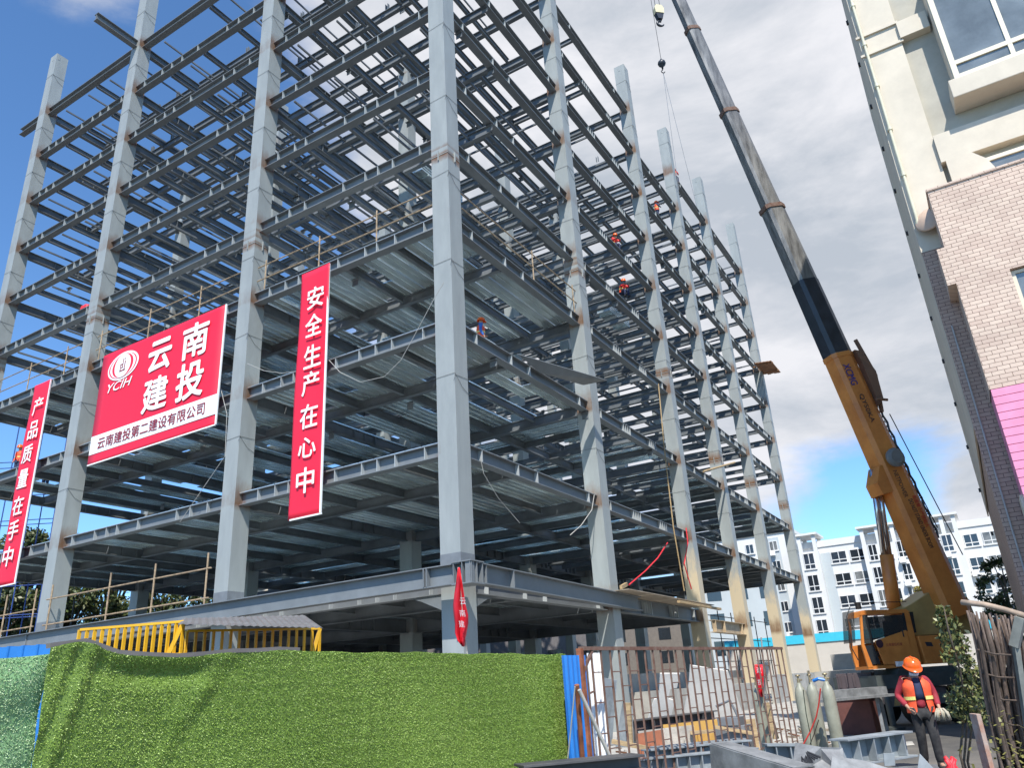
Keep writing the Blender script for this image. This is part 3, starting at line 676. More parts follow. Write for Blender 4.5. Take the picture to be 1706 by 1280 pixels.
# luffing cylinder
CB = px(1490, 1015, 24.3); LT = px(1456, 783, tb(783) and (P0+bd*tb(783)-CAM).dot(R2))
mid = LT.lerp(CB, .62)
mb = MB(); mb.tube([mid, CB], .21, 16); cyl = mb.build('luffing_cylinder', org, crane, smooth=True)
mb = MB()
mb.tube([LT+hd_*.10, mid+hd_*.10], .085, 12); mb.tube([LT-hd_*.10, mid-hd_*.10], .085, 12); mb.build('rod', chm, cyl, smooth=True)
# hose track and guy wires along the back of the boom
mb = MB(); ta, tz = tb(905), tb(650)
bk = bu*.62
pts = [P0+bd*(ta+(tz-ta)*k/20)+bu*(.66+(.06 if k % 2 else 0)) for k in range(21)]; mb.tube(pts, .035, 6)
for k in range(0, 60): q = P0+bd*(ta+(tz-ta)*k/60); mb.bar(q+bu*.54, q+bu*.68+bd*(.1 if k % 2 else -.1), .02, .02)
mb.build('hose_track', dkb, crane)
mb = MB(); mb.prism([(0, .45), (.3, .5), (1.6, .58), (2.1, .5), (2.0, .75), (1.2, .95), (.2, .75)], P0+bd*(ts[0]-2.1)+bn*.02, bd, bu, bn*.25)
mb.tube([P0+bd*(ts[0]-2.3)+bu*.6+bn*.1, P0+bd*(ts[0]-1.0)+bu*1.0+bn*.1, P0+bd*(ts[0]+.4)+bu*.85+bn*.1], .07, 8); mb.tube([P0+bd*(ts[0]-1.9)+bu*.3+bn*.45, P0+bd*(ts[0]-2.0)+bu*.75+bn*.4], .05, 8); mb.build('jib_bracket', mat('brown bracket', (.20, .11, .07), .7), crane, fixn=True)
for (xa, ya_, xb, yb_, da, db) in ((1418, 600, 1562, 880, .9, 1.0), (1482, 690, 1604, 925, 1.1, 1.6), (1366, 500, 1421, 592, .8, .9)):
    mb = MB(); dA = (P0+bd*tb(ya_)-CAM).dot(R2); dB = (P0+bd*tb(yb_)-CAM).dot(R2); mb.tube([px(xa, ya_, dA), px(xb, yb_, dB)], .018, 5); mb.build('wire', darkm, crane)
# lettering down the side of the boom
def boomtext(txt, ytop, ybot, v0, hgt, m_, bold=.02):
    t1, t0 = tb(ytop), tb(ybot); wv = .93+(1.07-.93)*(ts[0]-t1)/(ts[0]+.9)
    lettering(txt, P0+bd*t1+bu*v0+bn*(wv*.36+.012), -bd, bu, t1-t0, hgt, m_, boom, bold=bold, thick=0.0)
boomtext('XCMG', 612, 646, -.30, .27, mat('blue lettering', (.03, .035, .22), .5), .03)
boomtext('QY50KA', 662, 708, -.22, .20, dkb, .01)
boomtext('NETPOWER', 788, 832, -.22, .16, dkb, .0)
boomtext('DO NOT STAND UNDER BOOM', 836, 916, -.14, .16, dkb, .01)
boomtext('起重臂下严禁站人', 832, 884, .06, .17, mat('red lettering', (.55, .05, .03), .5), .02)
# hook blocks hung from the tip
HT = TIP+bd*.7+hd_*.2
def hangline(P, z): return V((P.x, P.y, z))
dH = (HT-CAM).dot(R2)

def zfor(P, y):
    lo, hi = P.z-30, P.z
    for _ in range(40):
        mid = (lo+hi)/2
        if proj(V((P.x, P.y, mid)))[1] > y: lo = mid
        else: hi = mid
    return lo
zA = zfor(HT, 20); H2 = HT+hd_*.30+bn*.1; zB = zfor(H2, 105)
hook = thing('hook_block', 'main hook block with pale sheave housing hanging beside the boom near top edge', 'crane hook', (HT.x, HT.y, zA))
mb = MB(); mb.prism([(-.18, -.12), (.18, -.12), (.2, .15), (.12, .3), (-.12, .3), (-.2, .15)], V((HT.x, HT.y, zA))-hd_*0-bn*.12, hd_, (0, 0, 1), bn*.24); mb.build('sheave_housing', mat('pale worn paint', (.62, .56, .36), .5), hook, fixn=True)
mb = MB(); mb.prism([(-.17, -.12), (.17, -.12), (.09, -.42), (-.09, -.42)], V((HT.x, HT.y, zA))-bn*.1, hd_, (0, 0, 1), bn*.2); mb.build('cheek_plate', dkb, hook, fixn=True)
mb = MB(); c = V((HT.x, HT.y, zA-.62)); mb.tube([V((HT.x, HT.y, zA-.40)), c+V((0, 0, .1))]+[c+hd_*(.14*math.sin(a))+V((0, 0, .14*math.cos(a)))*.9 for a in np.linspace(.3, 4.6, 12)], [.05]*9+[.045, .04, .035, .03, .02], 8); mb.build('hook', dkb, hook, smooth=True)
for q in (-.1, .1):
    mb = MB(); mb.tube([HT+hd_*q, V((HT.x, HT.y, zA+.3))+hd_*q], .012, 5); mb.build('hoist_rope', darkm, hook)
ball = thing('overhaul_ball', 'small dark auxiliary hook ball with two thin hanging sling legs', 'crane hook', (H2.x, H2.y, zB))
mb = MB(); mb.lathe([(.03, .22), (.06, .14), (.14, .06), (.16, -.02), (.13, -.1), (.05, -.16), (.03, -.3)], (H2.x, H2.y, zB), 14); mb.build('ball', dkb, ball, smooth=True)
mb = MB(); mb.tube([H2, V((H2.x, H2.y, zB+.2))], .010, 5); mb.build('hoist_rope', darkm, ball)
mb = MB(); c = V((H2.x, H2.y, zB-.42)); mb.tube([c+hd_*(.07*math.sin(a))+V((0, 0, .07*math.cos(a))) for a in np.linspace(0, 4.8, 10)], .02, 6); mb.build('hook', dkb, ball)
dh2 = (c-CAM).dot(R2)
for (xe, ye) in ((1131, 316), (1161, 345)):
    mb = MB(); mb.tube([c+V((0, 0, -.05)), px(xe, ye, dh2)], .009, 5); mb.build('sling_leg', mat('pale sling', (.45, .46, .48), .6), ball)
# ---- superstructure and cab
cbase = px(1533, 1108, 22.6)
cu_ = hd_; cz = V((0, 0, 1)); cn = bn
def cp(u, z, n=0.0): return cbase+cu_*(u*1.12)+cz*(z*1.10)+cn*n
cab = MB()
cab.prism([(0, 1.47), (1.55, 1.47), (1.66, 1.40), (1.58, 1.56), (1.45, 1.60), (.05, 1.58), (-.06, 1.5)], cp(0, 0, -.62), cu_, cz, cn*.64)   # roof
for n_ in (-.60, -.03):
    cab.prism([(0, 0), (.22, 0), (.17, 1.47), (-.02, 1.47)], cp(0, 0, n_), cu_, cz, cn*.05)          # rear post
    cab.prism([(1.58, .0), (1.74, 0), (1.80, .62), (1.70, .62)], cp(0, 0, n_), cu_, cz, cn*.05)      # front lower post
    cab.prism([(1.71, .62), (1.79, .62), (1.64, 1.47), (1.57, 1.47)], cp(0, 0, n_), cu_, cz, cn*.05)
cab.prism([(0, -.05), (1.74, -.05), (1.74, .04), (0, .04)], cp(0, 0, -.61), cu_, cz, cn*.62)
cab.prism([(-.04, 0), (0, 0), (0, 1.47), (-.04, 1.47)], cp(0, 0, -.62), cu_, cz, cn*.64)
cab.prism([(.1, .0), (1.7, 0), (1.76, .62), (.1, .8)], cp(0, 0, -.60), cu_, cz, cn*.03)
cabo = cab.build('cab', org, crane, fixn=True)
d_ = MB(); d_.prism([(.22, .05), (1.22, .05), (1.36, .72), (.225, .98)], cp(0, 0, .015), cu_, cz, cn*.04); door = d_.build('door', org, crane, fixn=True, bevel=.012)
d_ = MB(); d_.bar(cp(.33, .72, .06), cp(.33, .90, .06), .03, .03); d_.build('handle', black, door)
d_ = MB(); d_.lathe([(.12, 0), (.12, .008)], cp(1.1, .58, .056), 20, 0, cn); d_.build('emblem', mat('dark emblem', (.05, .02, .03), .5), door)
lettering('云南建投机械', cp(.92, .50, .06), -cu_, cz, .55, .09, dred, door, thick=0)
gl2 = bpy.data.materials.new('see through cab glass'); gl2.use_nodes = True; b_ = gl2.node_tree.nodes['Principled BSDF']; b_.inputs['Base Color'].default_value = (.03, .035, .035, 1); b_.inputs['Roughness'].default_value = .05; b_.inputs['Alpha'].default_value = .82
g_ = MB(); g_.prism([(.19, .99), (1.38, .74), (1.40, 1.40), (.18, 1.43)], cp(0, 0, -.005), cu_, cz, cn*.012); g_.build('side_window', gl2, crane, fixn=True)
g_ = MB(); g_.prism([(1.46, .66), (1.70, .66), (1.57, 1.44), (1.44, 1.44)], cp(0, 0, -.005), cu_, cz, cn*.012); g_.build('quarter_window', gl2, crane, fixn=True)
g_ = MB(); g_.prism([(1.30, .08), (1.58, .08), (1.69, .60), (1.40, .62)], cp(0, 0, -.005), cu_, cz, cn*.012); g_.build('lower_window', glass, crane, fixn=True)
g_ = MB(); g_.add([cp(1.76, .64, 0), cp(1.76, .64, -.58), cp(1.61, 1.46, -.58), cp(1.61, 1.46, 0)], [(0, 1, 2, 3)]); g_.build('windscreen', gl2, crane)
g_ = MB(); g_.prism([(1.39, .64), (1.46, .62), (1.47, 1.46), (1.40, 1.46)], cp(0, 0, -.01), cu_, cz, cn*.03); g_.build('door_frame', black, crane, fixn=True); g_ = MB(); g_.prism([(.17, .95), (.24, .93), (.20, 1.47), (.14, 1.47)], cp(0, 0, .0), cu_, cz, cn*.03); g_.build('door_frame', black, crane, fixn=True)
g_ = MB(); g_.bar(cp(.45, .35, -.32), cp(.95, .35, -.32), .5, .14); g_.bar(cp(.45, .4, -.32), cp(.36, 1.15, -.32), .45, .14); g_.tube([cp(1.3, .4, -.5), cp(1.15, .85, -.5)], .03, 8); g_.build('operator_seat', black, crane)
g_ = MB(); g_.tube([cp(1.80, .2, .02), cp(1.92, .5, .03), cp(1.88, 1.3, .03), cp(1.72, 1.55, .03)], .014, 6); g_.tube([cp(-.1, 1.64, -.1), cp(1.5, 1.66, -.1)], .012, 6)
g_.bar(cp(1.2, 1.6, -.3), cp(1.32, 1.6, -.3), .1, .2); g_.build('grab_rail', black, crane)
g_ = MB(); g_.tube([cp(1.70, .66, -.4), cp(1.66, 1.05, -.35)], .012, 5); g_.build('wiper', black, crane)
# engine box, turntable body and counterweight
g_ = MB(); g_.prism([(-1.6, 0), (-.18, 0), (-.12, .80), (-1.6, .78)], cp(0, 0, -.75), cu_, cz, cn*.8); eb = g_.build('machine_box', org, crane, fixn=True, bevel=.02)
g_ = MB(); g_.prism([(-.55, .48), (-.33, .50), (-.30, .62), (-.52, .60)], cp(0, 0, .052), cu_, cz, cn*.006); g_.build('emblem', dkb, eb, fixn=True)
g_ = MB(); g_.prism([(-2.8, .82), (-.2, .82), (-.12, 1.62), (-.5, 1.75), (-1.5, 2.2), (-2.6, 1.9)], cp(0, 0, -1.3), cu_, cz, cn*.9); g_.build('turntable_body', mat('mustard paint', (.42, .29, .10), .5, 0, .12, 2), crane, fixn=True, bevel=.03)
g_ = MB(); g_.prism([(-.20, .9), (-.06, .9), (-.06, 1.5), (-.25, 1.5)], cp(0, 0, -.2), cu_, cz, cn*.12); g_.build('radiator_grille', black, crane, fixn=True)
# carrier
def kp(u, z, n=0.0): return V((cbase.x, cbase.y, 0))+cu_*u+cz*z+cn*n
g_ = MB()
g_.prism([(-5, -4.15), (1.7, -4.15), (1.7, -3.78), (-5, -3.78)], kp(0, 0, -1.9), cu_, cz, cn*2.1)
g_.prism([(-1.2, -3.779), (.9, -3.779), (.8, -3.62), (-1.1, -3.62)], kp(0, 0, -1.7), cu_, cz, cn*1.8)
g_.build('carrier_deck', carr, crane, fixn=True)
g_ = MB()
for u0, u1, z0, z1, n0 in ((.9, 1.5, -4.55, -4.16, .15), (-.6, .6, -4.6, -4.16, .1), (.3, .7, -3.777, -3.55, .05)):
    g_.prism([(u0, z0), (u1, z0), (u1, z1), (u0, z1)], kp(0, 0, n0-.7), cu_, cz, cn*.7)
g_.build('equipment_box', mat('brown grey equipment', (.12, .09, .085), .7, 0, .5, 4), crane, fixn=True)
g_ = MB(); g_.prism([(-1.2, -4.62), (1.45, -4.62), (1.45, -4.33), (-1.2, -4.33)], kp(0, 0, .22), cu_, cz, cn*.06); ob = g_.build('outrigger_beam', mat('grey outrigger', (.11, .11, .105), .6), crane, fixn=True)
for k in range(7):
    u = 1.40-k*.42; g_ = MB(); g_.prism([(u-.22, -4.60), (u-.02, -4.60), (u-.12, -4.35), (u-.32, -4.35)], kp(0, 0, .281), cu_, cz, cn*.004); g_.build('hazard_stripe', mat('hazard yellow', (.40, .26, .10), .6, 0, .3, 6), ob, fixn=True)
for u in (1.55, -3.6):
    g_ = MB(); g_.tube([kp(u, -4.3, .3), kp(u, -5.1, .3)], .09, 10); g_.lathe([(.3, 0), (.3, .06), (.12, .1)], kp(u, -5.2, .3), 14); g_.build('outrigger_leg', carr, crane)
for u in (.2, -1.1, -3.9):
    for n_ in (-.25, -1.8):
        g_ = MB(); g_.lathe([(.28, -.15), (.48, -.16), (.52, -.08), (.52, .08), (.48, .16), (.28, .15)], kp(u, -4.68, n_), 22, 0, cn); wl = g_.build('wheel', black, crane, smooth=False)
        g_ = MB(); g_.lathe([(.27, -.1), (.27, .10), (.12, .05), (.1, .12)], kp(u, -4.68, n_), 16, 0, cn); g_.build('rim', mat('dusty rim', (.2, .19, .18), .6), wl)
g_ = MB(); g_.bar(kp(.55, -3.5, .1), kp(.85, -3.5, .1), .1, .14); g_.build('work_lamp', white, crane)
# ================================================================ signs on the left face
SX = -.15
def sp(x, y): return onp(x, y, 0, SX)
LU, UP = V((0, -1, 0)), V((0, 0, 1))
def cloth(name, label, cat, y0, y1, z0, z1, group=None, wav=.02, m_=red, edge=True, skew=0):
    t = thing(name, label, cat, (SX, (y0+y1)/2, z0), group)
    nx, nz = 14, 40; mb = MB(); vs = []; ph = random.uniform(0, 6)
    for j in range(nz+1):
        for i in range(nx+1):
            a, b = i/nx, j/nz
            vs.append((SX+wav*math.sin(a*5+ph+b*2)*.6+wav*math.sin(b*9+ph*2+a*2), y0+(y1-y0)*a+skew*(1-b), z0+(z1-z0)*b))
    mb.add(vs, [(j*(nx+1)+i, j*(nx+1)+i+1, (j+1)*(nx+1)+i+1, (j+1)*(nx+1)+i) for j in range(nz) for i in range(nx)])
    c = mb.build('cloth', m_, t, smooth=True); so_ = c.modifiers.new('thick', 'SOLIDIFY'); so_.thickness = .012; so_.offset = 1
    if edge:
        e = MB(); e.box((SX-.03, y1-.03+skew*.5, z0+.01), (SX+.02, y1+.035+skew*.5, z1)); e.box((SX-.03, min(y0, y1), z0-.03), (SX+.02, max(y0, y1), z0+.02)); e.build('hem', white, t)
    return t
def glyph(t, ch, cx, cy, wd, hg, m_=white, bold=.03, dx=-.045):
    p = sp(cx, cy); lettering(ch, (SX+dx, p.y+wd/2, p.z-hg/2), LU, UP, wd, hg, m_, t, bold=bold, thick=0)
big = cloth('site_sign', 'big red sign with white emblem, large white characters and a white strip', 'sign', 19.14, 10.95, 6.42, 11.56, wav=.007)
def z4(x, y): return (150+x/4.4125, 500+y/4.4125)
def fitbox(t, ch, L, R_, T, B, m_, bold, dx=-.05, shear=0):
    yl = sp(*z4(*L)).y; yr = sp(*z4(*R_)).y; zt_ = sp(*z4(*T)).z; zb = sp(*z4(*B)).z
    lettering(ch, (SX+dx, yl, zb), LU, UP, yl-yr, zt_-zb, m_, t, bold=bold, thick=0, shear=shear)
fitbox(big, '云', (440, 450), (606, 340), (545, 292), (500, 520), white, .045)
fitbox(big, '南', (688, 340), (878, 220), (795, 172), (770, 415), white, .035)
fitbox(big, '建', (395, 745), (578, 620), (492, 572), (470, 812), white, .035)
fitbox(big, '投', (645, 620), (845, 500), (765, 455), (735, 722), white, .035)
ztl, zbl = sp(*z4(480, 850)).z, sp(*z4(470, 990)).z
mb = MB(); mb.box((SX-.035, 10.99, zbl), (SX-.022, 19.1, ztl)); mb.build('white_strip', white, big)
hz = ztl-zbl
yl = sp(*z4(65, 1050)).y; yr = sp(*z4(850, 800)).y
lettering('云南建投第二建设有限公司', (SX-.05, yl, zbl+hz*.18), LU, UP, yl-yr, hz*.62, dred, big, bold=.008, thick=0)
cy_ = sp(*z4(250, 484)).y; cz_ = sp(*z4(250, 484)).z; rx = (sp(*z4(137, 540)).y-sp(*z4(365, 425)).y)/2; rz = (sp(*z4(262, 385)).z-sp(*z4(240, 585)).z)/2
def ell(a, b, dx, m_, nm, ox=0, thick=.006):
    mb = MB(); n = 48; mb.prism([(a*math.cos(2*math.pi*k/n)+ox, b*math.sin(2*math.pi*k/n)) for k in range(n)], (SX-dx, cy_, cz_), LU, UP, (thick, 0, 0)); mb.build(nm, m_, big, fixn=True)
ell(rx, rz, .046, white, 'emblem'); ell(rx*.90, rz*.88, .052, red, 'emblem', -.01); ell(rx*.82, rz*.86, .058, white, 'emblem'); ell(rx*.68, rz*.84, .064, red, 'emblem'); ell(rx*.52, rz*.84, .070, white, 'emblem')
mb = MB(); o_ = (SX-.078, cy_, cz_)
for a, b, c, d in ((-.26, -.42, .30, -.33), (-.26, -.42, -.18, .10), (-.26, .05, .02, .12), (-.02, -.2, .05, .5), (-.12, -.2, .05, -.12), (.18, -.42, .26, .28), (.18, .38, .26, .48)):
    mb.prism([(a*rz, b*rz), (c*rz, b*rz), (c*rz+.05*rz, d*rz), (a*rz+.05*rz, d*rz)], o_, LU, UP, (.005, 0, 0))
mb.build('emblem_mark', dred, big, fixn=True)
fitbox(big, 'YCIH', (140, 640), (315, 590), (250, 585), (225, 655), white, .02, shear=.3)
b1 = cloth('hanging_banner', 'tall narrow red banner with white characters hanging right of the big red sign', 'banner', 6.72, 5.29, 2.1, 11.42, 'vertical red banners', wav=.022, skew=.1)
for ch, cx, cy in zip('安全生产在心中', (528, 525, 523, 520, 517, 514, 511), (496, 542, 594, 639, 694, 746, 801)): glyph(b1, ch, cx, cy, .80, .86 if ch != '心' else .7, bold=.022, dx=-.075)
b2 = cloth('hanging_banner', 'tall narrow red banner with white characters left of the big red sign', 'banner', 24.72, 23.28, 1.98, 11.54, 'vertical red banners', wav=.022, skew=.08)
for ch, cx, cy in zip('产品质量在手中', (66, 58, 48, 41, 33, 25, 16), (677, 717, 757, 798, 843, 884, 928)): glyph(b2, ch, cx, cy, .80, .86, bold=.022, dx=-.075)
# ================================================================ green turf fence in the foreground
trf = mat('plastic turf', (0.15, 0.235, 0.04), 0.55, 0, .1, 2)
def turfmat(name, c1, c2, c3):
    m = mat(name, c1, .5); t = m.node_tree; b = t.nodes['Principled BSDF']
    a = t.nodes.new('ShaderNodeAttribute'); a.attribute_name = 'r'
    r = t.nodes.new('ShaderNodeValToRGB'); t.links.new(a.outputs['Fac'], r.inputs[0])
    r.color_ramp.elements[0].color = (*c1, 1); r.color_ramp.elements[1].color = (*c3, 1); e = r.color_ramp.elements.new(.55); e.color = (*c2, 1)
    t.links.new(r.outputs[0], b.inputs['Base Color']); return m
bl1 = turfmat('turf blades', (0.115, 0.20, .026), (0.24, 0.375, .06), (0.42, 0.54, .15))
bl2 = turfmat('bluish net fibres', (0.17, 0.31, .13), (0.33, 0.48, .24), (0.55, 0.66, .42))
ZT = -3.2
def at_z(x, y, z): return onp(x, y, 2, z)
A = at_z(84, 1081, ZT); B = at_z(941, 1091, ZT); C_ = A+(A-B).normalized()*1.6
def turf(name, label, P, Q, zt_, blades, bm, backm, fold, hang=2.0, group=None, top=None):
    P = V((P.x, P.y, 0)); Q = V((Q.x, Q.y, 0)); L = (Q-P).length; u = (Q-P)/L; n = V((u.y, -u.x, 0))
    if n.dot(R2) > 0: n = -n
    t = thing(name, label, 'fence', (P.x, P.y, GZ), group)
    nx, nz = int(L/.04), 50
    f = np.vectorize(fold)
    a = np.linspace(0, L, nx+1); b = np.linspace(0, hang, nz+1); AA, BB = np.meshgrid(a, b); D = f(AA, BB)
    tp = np.array([top(s) if top else 0 for s in a])[None, :]
    X = P.x+u.x*AA+n.x*D; Y = P.y+u.y*AA+n.y*D; Zz = zt_-BB+tp*np.maximum(0, 1-BB/.5)
    mb = MB(); mb.v = list(zip(X.ravel().tolist(), Y.ravel().tolist(), Zz.ravel().tolist())); w1 = nx+1
    mb.f = [(j*w1+i, j*w1+i+1, (j+1)*w1+i+1, (j+1)*w1+i) for j in range(nz) for i in range(nx)]; mb.m = [0]*len(mb.f)
    mb.build('backing', backm, t, smooth=True)
    # blades of plastic grass: three-cornered tufts standing off the cloth
    G = blades; sx = rng.uniform(0, L, G); sz = rng.uniform(0, hang, G)
    ii = np.clip((sx/L*nx), 0, nx-1e-6); jj = np.clip((sz/hang*nz), 0, nz-1e-6); i0 = ii.astype(int); j0 = jj.astype(int); fi = ii-i0; fj = jj-j0
    def bil(Q_): return Q_[j0, i0]*(1-fi)*(1-fj)+Q_[j0, i0+1]*fi*(1-fj)+Q_[j0+1, i0]*(1-fi)*fj+Q_[j0+1, i0+1]*fi*fj
    c = np.stack([bil(X), bil(Y), bil(Zz)], 1)
    ln = rng.uniform(.006, .013, G)[:, None]; wd = rng.uniform(.002, .0042, G)[:, None]
    dirv = np.array(n)[None]*rng.uniform(.45, 1, G)[:, None]+np.array(u)[None]*rng.normal(0, .55, G)[:, None]+np.array([0, 0, 1])[None]*rng.normal(-.1, .6, G)[:, None]
    dirv /= np.linalg.norm(dirv, axis=1, keepdims=True)
    sd = np.cross(dirv, rng.normal(0, 1, (G, 3))); sd /= np.linalg.norm(sd, axis=1, keepdims=True)
    vv = np.concatenate([c-sd*wd, c+sd*wd, c+dirv*ln+sd*wd*.3, c+dirv*ln-sd*wd*.3], 1).reshape(-1, 3)-np.array(t.location)[None]
    me = bpy.data.meshes.new('turf_blades'); me.vertices.add(4*G); me.vertices.foreach_set('co', vv.astype(np.float32).ravel())
    me.loops.add(4*G); me.loops.foreach_set('vertex_index', np.arange(4*G, dtype=np.int32)); me.polygons.add(G)
    me.polygons.foreach_set('loop_start', np.arange(0, 4*G, 4, dtype=np.int32)); me.update(calc_edges=True)
    r = np.clip(rng.beta(2, 2.2, G)+.22*np.sin(c[:, 0]*2.1+c[:, 2]*3)*.5+rng.normal(0, .06, G), 0, 1)
    at = me.attributes.new('r', 'FLOAT', 'POINT'); at.data.foreach_set('value', np.repeat(r, 4).astype(np.float32)); me.materials.append(bm)
    o = bpy.data.objects.new('turf_blades', me); S.collection.objects.link(o); o.parent = t; o['kind'] = 'stuff'
    return t, u, n, L, P
def fold1(a, b):
    d = .006*math.sin(a*3+b*2)+.004*math.sin(a*7.3-b*4)+.0014*math.sin(b*58+.6*math.sin(a*2.3)+.8*math.sin(a*.9))-.005*math.exp(-((a-1.95)/.010)**2)-.005*math.exp(-((a-3.95)/.010)**2)
    for (a0, b0, a1, b1, am, wd) in ((.28, .0, .05, .75, .020, .04), (.14, .0, .0, .5, .012, .03), (1.15, .25, .60, 1.0, .008, .05), (1.3, .05, .9, .45, .010, .07), (5.4, .1, 5.7, 1.1, .010, .08), (2.9, .0, 2.8, 1.3, .006, .05), (4.2, .0, 4.2, 1.3, .005, .05)):
        lx, lz = a1-a0, b1-b0; l2 = lx*lx+lz*lz; q = max(0, min(1, ((a-a0)*lx+(b-b0)*lz)/l2)); dist = math.hypot(a-a0-q*lx, b-b0-q*lz)
        d += am*math.exp(-(dist/wd)**2)*(1 if True else 0)-am*.6*math.exp(-((dist-wd*1.7)/wd)**2)*.6
    d -= .05*math.exp(-((a-.75)/.5)**2-((b-.12)/.07)**2)
    return d
tf = turf('turf_fence', 'long green artificial turf fence panel across the foreground, lit by the sun', A, B, ZT, 230000, bl1, trf, fold1, 2.0, None,
          lambda s: .005*math.sin(s*4)+.004*math.sin(s*11)-.05*math.exp(-((s-.75)/.5)**2)+.05*math.exp(-((s-.2)/.16)**2))
tf2 = turf('turf_fence', 'short bluish green netting panel at the bottom left corner', C_, A+(B-A).normalized()*.02, ZT-.02, 60000, bl2, mat('net backing', (.20, .36, .16), .6), lambda a, b: .012*math.sin(a*9+b*3)+.015*math.sin(b*13+a*4)-.05, 2.0, None,
           lambda s: .01*math.sin(s*8)-.03+.04*max(0, s-1.2))
u_, n_ = tf[1], tf[2]
mb = MB()
for k in range(30):
    s = tf[3]*k/29; s2 = tf[3]*(k+1)/29
    f_ = lambda q: .005*math.sin(q*4)+.004*math.sin(q*11)-.05*math.exp(-((q-.75)/.5)**2)+.05*math.exp(-((q-.2)/.16)**2)
    if s < 1.9: mb.bar(tf[4]+u_*s+V((0, 0, ZT+f_(s)+.012))-n_*.03, tf[4]+u_*s2+V((0, 0, ZT+f_(s2)+.012))-n_*.03, .05, .03)
mb.build('grey_hem', mat('grey hem', (.16, .15, .14), .8), bpy.data.objects['turf_fence'])
# blue boarding behind the netting at far left
p0 = px(-30, 1083, 5.6); p1 = px(92, 1074, 5.6); t = thing('blue_boarding', 'blue steel hoarding panel peeping over the netting at far left', 'fence', (p0.x, p0.y, GZ))
ub = V((p1.x-p0.x, p1.y-p0.y, 0)); Lb = ub.length; ub.normalize(); nb = V((ub.y, -ub.x, 0)); mb = MB()
mb.prism([(0, 0), (Lb, 0), (Lb, p1.z-GZ), (0, p1.z-GZ)], V((p0.x, p0.y, GZ)), ub, UP, nb*.02)
for k in range(6): mb.bar(V((p0.x, p0.y, GZ))+ub*(Lb*k/5), V((p0.x, p0.y, p1.z+.004))+ub*(Lb*k/5), .03, .05)
mb.build('panel', bluem, t, fixn=True)
# corrugated blue fence at the right end of the turf
def corrug(name, label, P, Q, z0, z1, m_, pitch=.1, dep=.03, pname='sheet', cat='fence'):
    P = V((P.x, P.y, 0)); Q = V((Q.x, Q.y, 0)); L = (Q-P).length; u = (Q-P)/L; n = V((u.y, -u.x, 0)); t = thing(name, label, cat, (P.x, P.y, z0)); mb = MB(); vs = []; s = 0; k = 0; prof = []
    while s < L: prof += [(s, 0), (s+pitch*.45, 0), (s+pitch*.6, dep), (s+pitch*.85, dep)]; s += pitch
    for s, d in prof:
        q = P+u*s+n*d; vs += [(q.x, q.y, z0), (q.x, q.y, z1)]
    mb.add(vs, [(2*i, 2*i+2, 2*i+3, 2*i+1) for i in range(len(prof)-1)]); o = mb.build(pname, m_, t); o.modifiers.new('thick', 'SOLIDIFY').thickness = .004; return t
corrug('corrugated_fence', 'blue corrugated steel fence sheet between the turf and the rusty gate', px(936, 1094, 9.4), px(966, 1094, 9.7), GZ, ZT-.03, bluem)
corrug('corrugated_fence', 'white corrugated sheet standing behind the blue sheet and the gate post', px(978, 1092, 10.4), px(1001, 1092, 10.6), GZ, ZT+.02, white)
# ================================================================ rusty pipe gate
G0 = px(966, 1087, 9.7); G0.z = -3.15; G1 = onp(1302, 1081, 2, -3.15)
gate = thing('pipe_gate', 'rusty brown gate of thin upright pipes with staggered cross bars', 'gate', (G0.x, G0.y, GZ))
ug = V((G1.x-G0.x, G1.y-G0.y, 0)); LG = ug.length; ug.normalize(); ng = V((ug.y, -ug.x, 0))
mb = MB(); mb.bar(G0, V((G1.x, G1.y, G0.z)), .045, .045); mb.build('top_rail', rustm, gate)
def gp(s, z): return V((G0.x, G0.y, z))+ug*s
mb = MB(); mb.bar(gp(0, GZ), gp(0, -3.15), .07, .07); mb.build('gate_post', mat('rusty red post', (.26, .09, .04), .8, 0, .5, 6), gate)
nbar = 29
for i in range(nbar):
    s = .24+(LG-.26)*i/(nbar-1); mb = MB(); mb.bar(gp(s, -5.05), gp(s, -3.17), .022, .022); mb.build('upright', rustm, gate)
    if i < nbar-1:
        s2 = .24+(LG-.26)*(i+1)/(nbar-1)
        for k in range(5):
            mb = MB(); z = -3.44-k*.36-(.18 if i % 2 else 0)
            mb.bar(gp(s+.012, z), gp(s2-.012, z), .014, .014); mb.build('cross_bar', rustm, gate)
mb = MB(); mb.bar(gp(.04, -3.42), gp(.26, -3.18), .035, .035); mb.bar(gp(.05, -3.7), gp(.24, -3.66), .02, .02); mb.bar(gp(.1, -3.3), gp(.1, -5.1), .03, .03); mb.build('corner_brace', rustm, gate)
for (xa, ya_, xb, yb_, d, r, nm, lab, m_) in ((961, 1142, 972, 1285, 9.0, .03, 'steel_pole', 'rusty red pole leaning upright beside the blue corrugated sheet', mat('rusty red post', (.26, .09, .04))),
                                     (965, 1150, 1022, 1275, 8.9, .022, 'steel_pole', 'pale grey pole leaning diagonally from the gate post', mat('pale pole', (.45, .43, .38), .6)),
                                     (958, 1145, 944, 1285, 8.8, .008, 'steel_pole', 'thin pale rod leaning against the blue corrugated sheet', mat('pale pole', (.45, .43, .38)))):
    mb = MB(); mb.tube([px(xa, ya_, d), px(xb, yb_, d)], r, 8); tag(mb.build(nm, m_), lab, 'pole')
